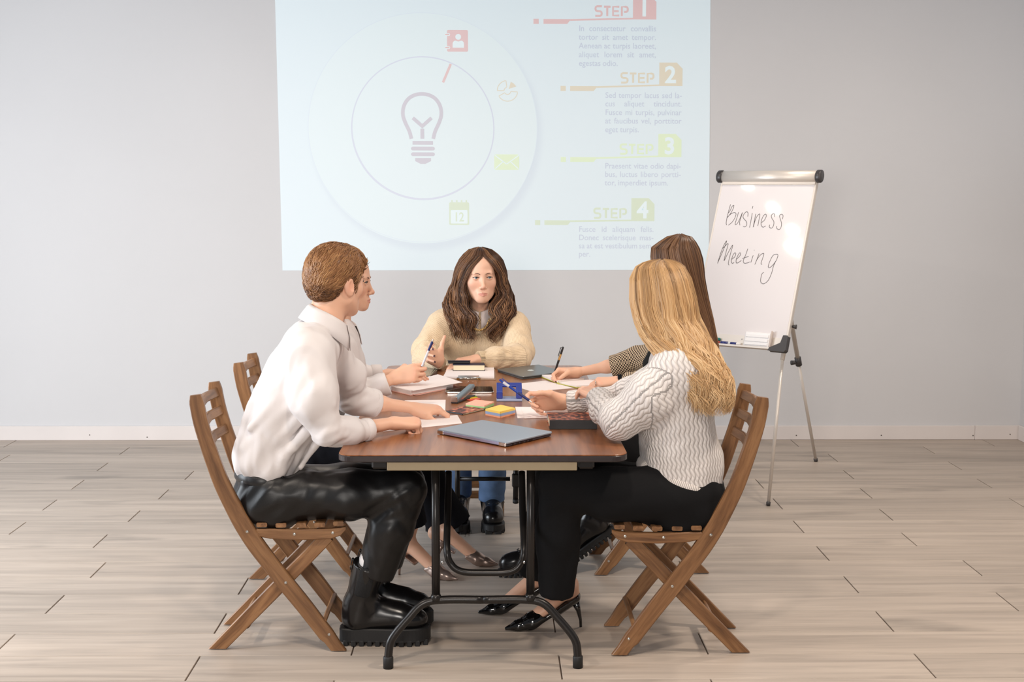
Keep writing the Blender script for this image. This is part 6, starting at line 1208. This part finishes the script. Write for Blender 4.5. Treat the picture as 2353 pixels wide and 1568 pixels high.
# sheets of paper
sheet('white sheet under the hand of the man farthest from camera', quad((-0.3359,5.5708,0.711), (-0.1746,5.582,0.711), (-0.1671,5.2853,0.711), (-0.3259,5.2651,0.711)), T0)
sheet('large white sheet under the fist of the man, nearest on the left', quad((-0.4234,5.0858,0.711), (-0.1195,5.2031,0.711), (-0.0983,5.0179,0.711), (-0.3678,4.8464,0.711)), T0)
sheet('large blank white sheet between hole punch and open notebook', quad((0.0868,6.0186,0.711), (0.2423,6.1419,0.711), (0.354,5.9123,0.711), (0.1719,5.8104,0.711)), T0)
sheet('small white note with ruled lines between yellow block and hardcover book', quad((0.0981,5.4015,0.711), (0.1013,5.1326,0.711), (0.1926,5.152,0.711), (0.1914,5.3904,0.711)), T0)
sheet('small white note partly over another, against the hardcover book', quad((0.1191,5.3658,0.7115), (0.1264,5.1196,0.7115), (0.2093,5.1291,0.7115), (0.2063,5.3441,0.7115)), T0 + .0008)
# open notebook with lime cover
on = thing('open_notebook', 'open notebook with cream pages and lime green cover under writing hands', 'notebook', (0.347,6.0797,0.71)); a, b_, c_, d_ = (np.array((0.2274,6.2561,0.711)), np.array((0.2939,6.0317,0.711)), np.array((0.416,6.1277,0.711)), np.array((0.3391,6.2852,0.711)))
e_, f_ = np.array((0.3632,5.9123,0.711)), np.array((0.5092,5.9513,0.711)); g_ = c_ + (f_ - e_) * .62
mk('left_cover', *prism(ccw(quad(a, b_, c_, d_)), T0 + .0008, TZ + .003), M_lime, on); mk('right_cover', *prism(ccw(quad(b_, e_, f_, c_ + (f_ - e_) * .75)), T0 + .0008, TZ + .003), M_lime, on)
mk('left_pages', *prism(ccw(inset(quad(a, b_, c_, d_), .005)), TZ + .0031, TZ + .012, .0008), M_paper, on); mk('right_pages', *prism(ccw(inset(quad(b_, e_, f_, c_ + (f_ - e_) * .75), .005)), TZ + .0031, TZ + .011, .0008), M_paper, on)
mk('bookmark_ribbon', *tube(smooth_path([b_ + Z3 * .010, b_ + np.array((-.004, -.012, .006)), b_ + np.array((.004, -.02, .003))], 4), .003, 6, None, .3), M_lime, on, True)
# pens held in hands
def pen(label, tip, end, parts, clip=None, r=.0046):
    tip, end = np.array(tip), np.array(end); d = end - tip; o = thing('pen', label, 'pen', tuple(tip), group='ballpoint pens held in hands')
    for nm, t0, t1, r0, r1, m_ in parts: mk(nm, *tube([tip + d * t0, tip + d * (t0 + (t1 - t0) * .05), tip + d * (t0 + (t1 - t0) * .95), tip + d * t1], [r * r0 * .96, r * (r0 * .95 + r1 * .05), r * (r0 * .05 + r1 * .95), r * r1 * .96], 12), m_, o, True)
    if clip: s_ = unit(np.cross(d, (0, 1, 0))) * clip[2]; mk('clip', *tube([tip + d * clip[0] + s_ * r, tip + d * clip[0] + s_ * (r + .004), tip + d * clip[1] + s_ * (r + .003)], .0016, 6), clip[3], o, True)
    return o
M_navyp = mat('navy_grip', srgb(30, 42, 100), .5); M_clearp = mat('clear_plastic', srgb(206, 206, 212), .25); M_bluep = mat('blue_plastic', srgb(26, 60, 150), .3)
pen('white ballpoint pen with navy grip held point up by woman behind man', (-0.2155,5.42,0.9711), (-0.2602,5.44,0.8628), [('tip', 0, .10, .15, .6, M_silver), ('grip', .10, .42, 1.0, 1.05, M_navyp), ('barrel', .42, 1.0, 1.0, 1.0, M_clearp)])
pen('black pen with gold band in the writing hand of the blazer woman', (0.2771,6.1591,0.724), (0.3171,6.1,0.8627), [('tip', 0, .10, .2, .7, M_gold), ('barrel', .10, .58, .9, 1.0, M_dark), ('band', .58, .78, 1.0, 1.0, M_gold), ('cap', .78, 1.0, 1.05, .85, M_dark)], (.97, .68, 1, M_dark), .0050)
pen('blue ballpoint pen with white label held by the blonde woman', (0.1517,5.07,0.7783), (0.0359,5.12,0.8538), [('tip', 0, .08, .25, .7, M_silver), ('grip', .08, .42, .95, 1.0, M_navyp), ('barrel', .42, .70, 1.0, 1.0, M_bluep), ('label', .70, .88, 1.03, 1.03, M_clearp), ('button', .88, 1.0, .95, .75, M_bluep)], (.96, .72, -1, M_bluep), .0050)
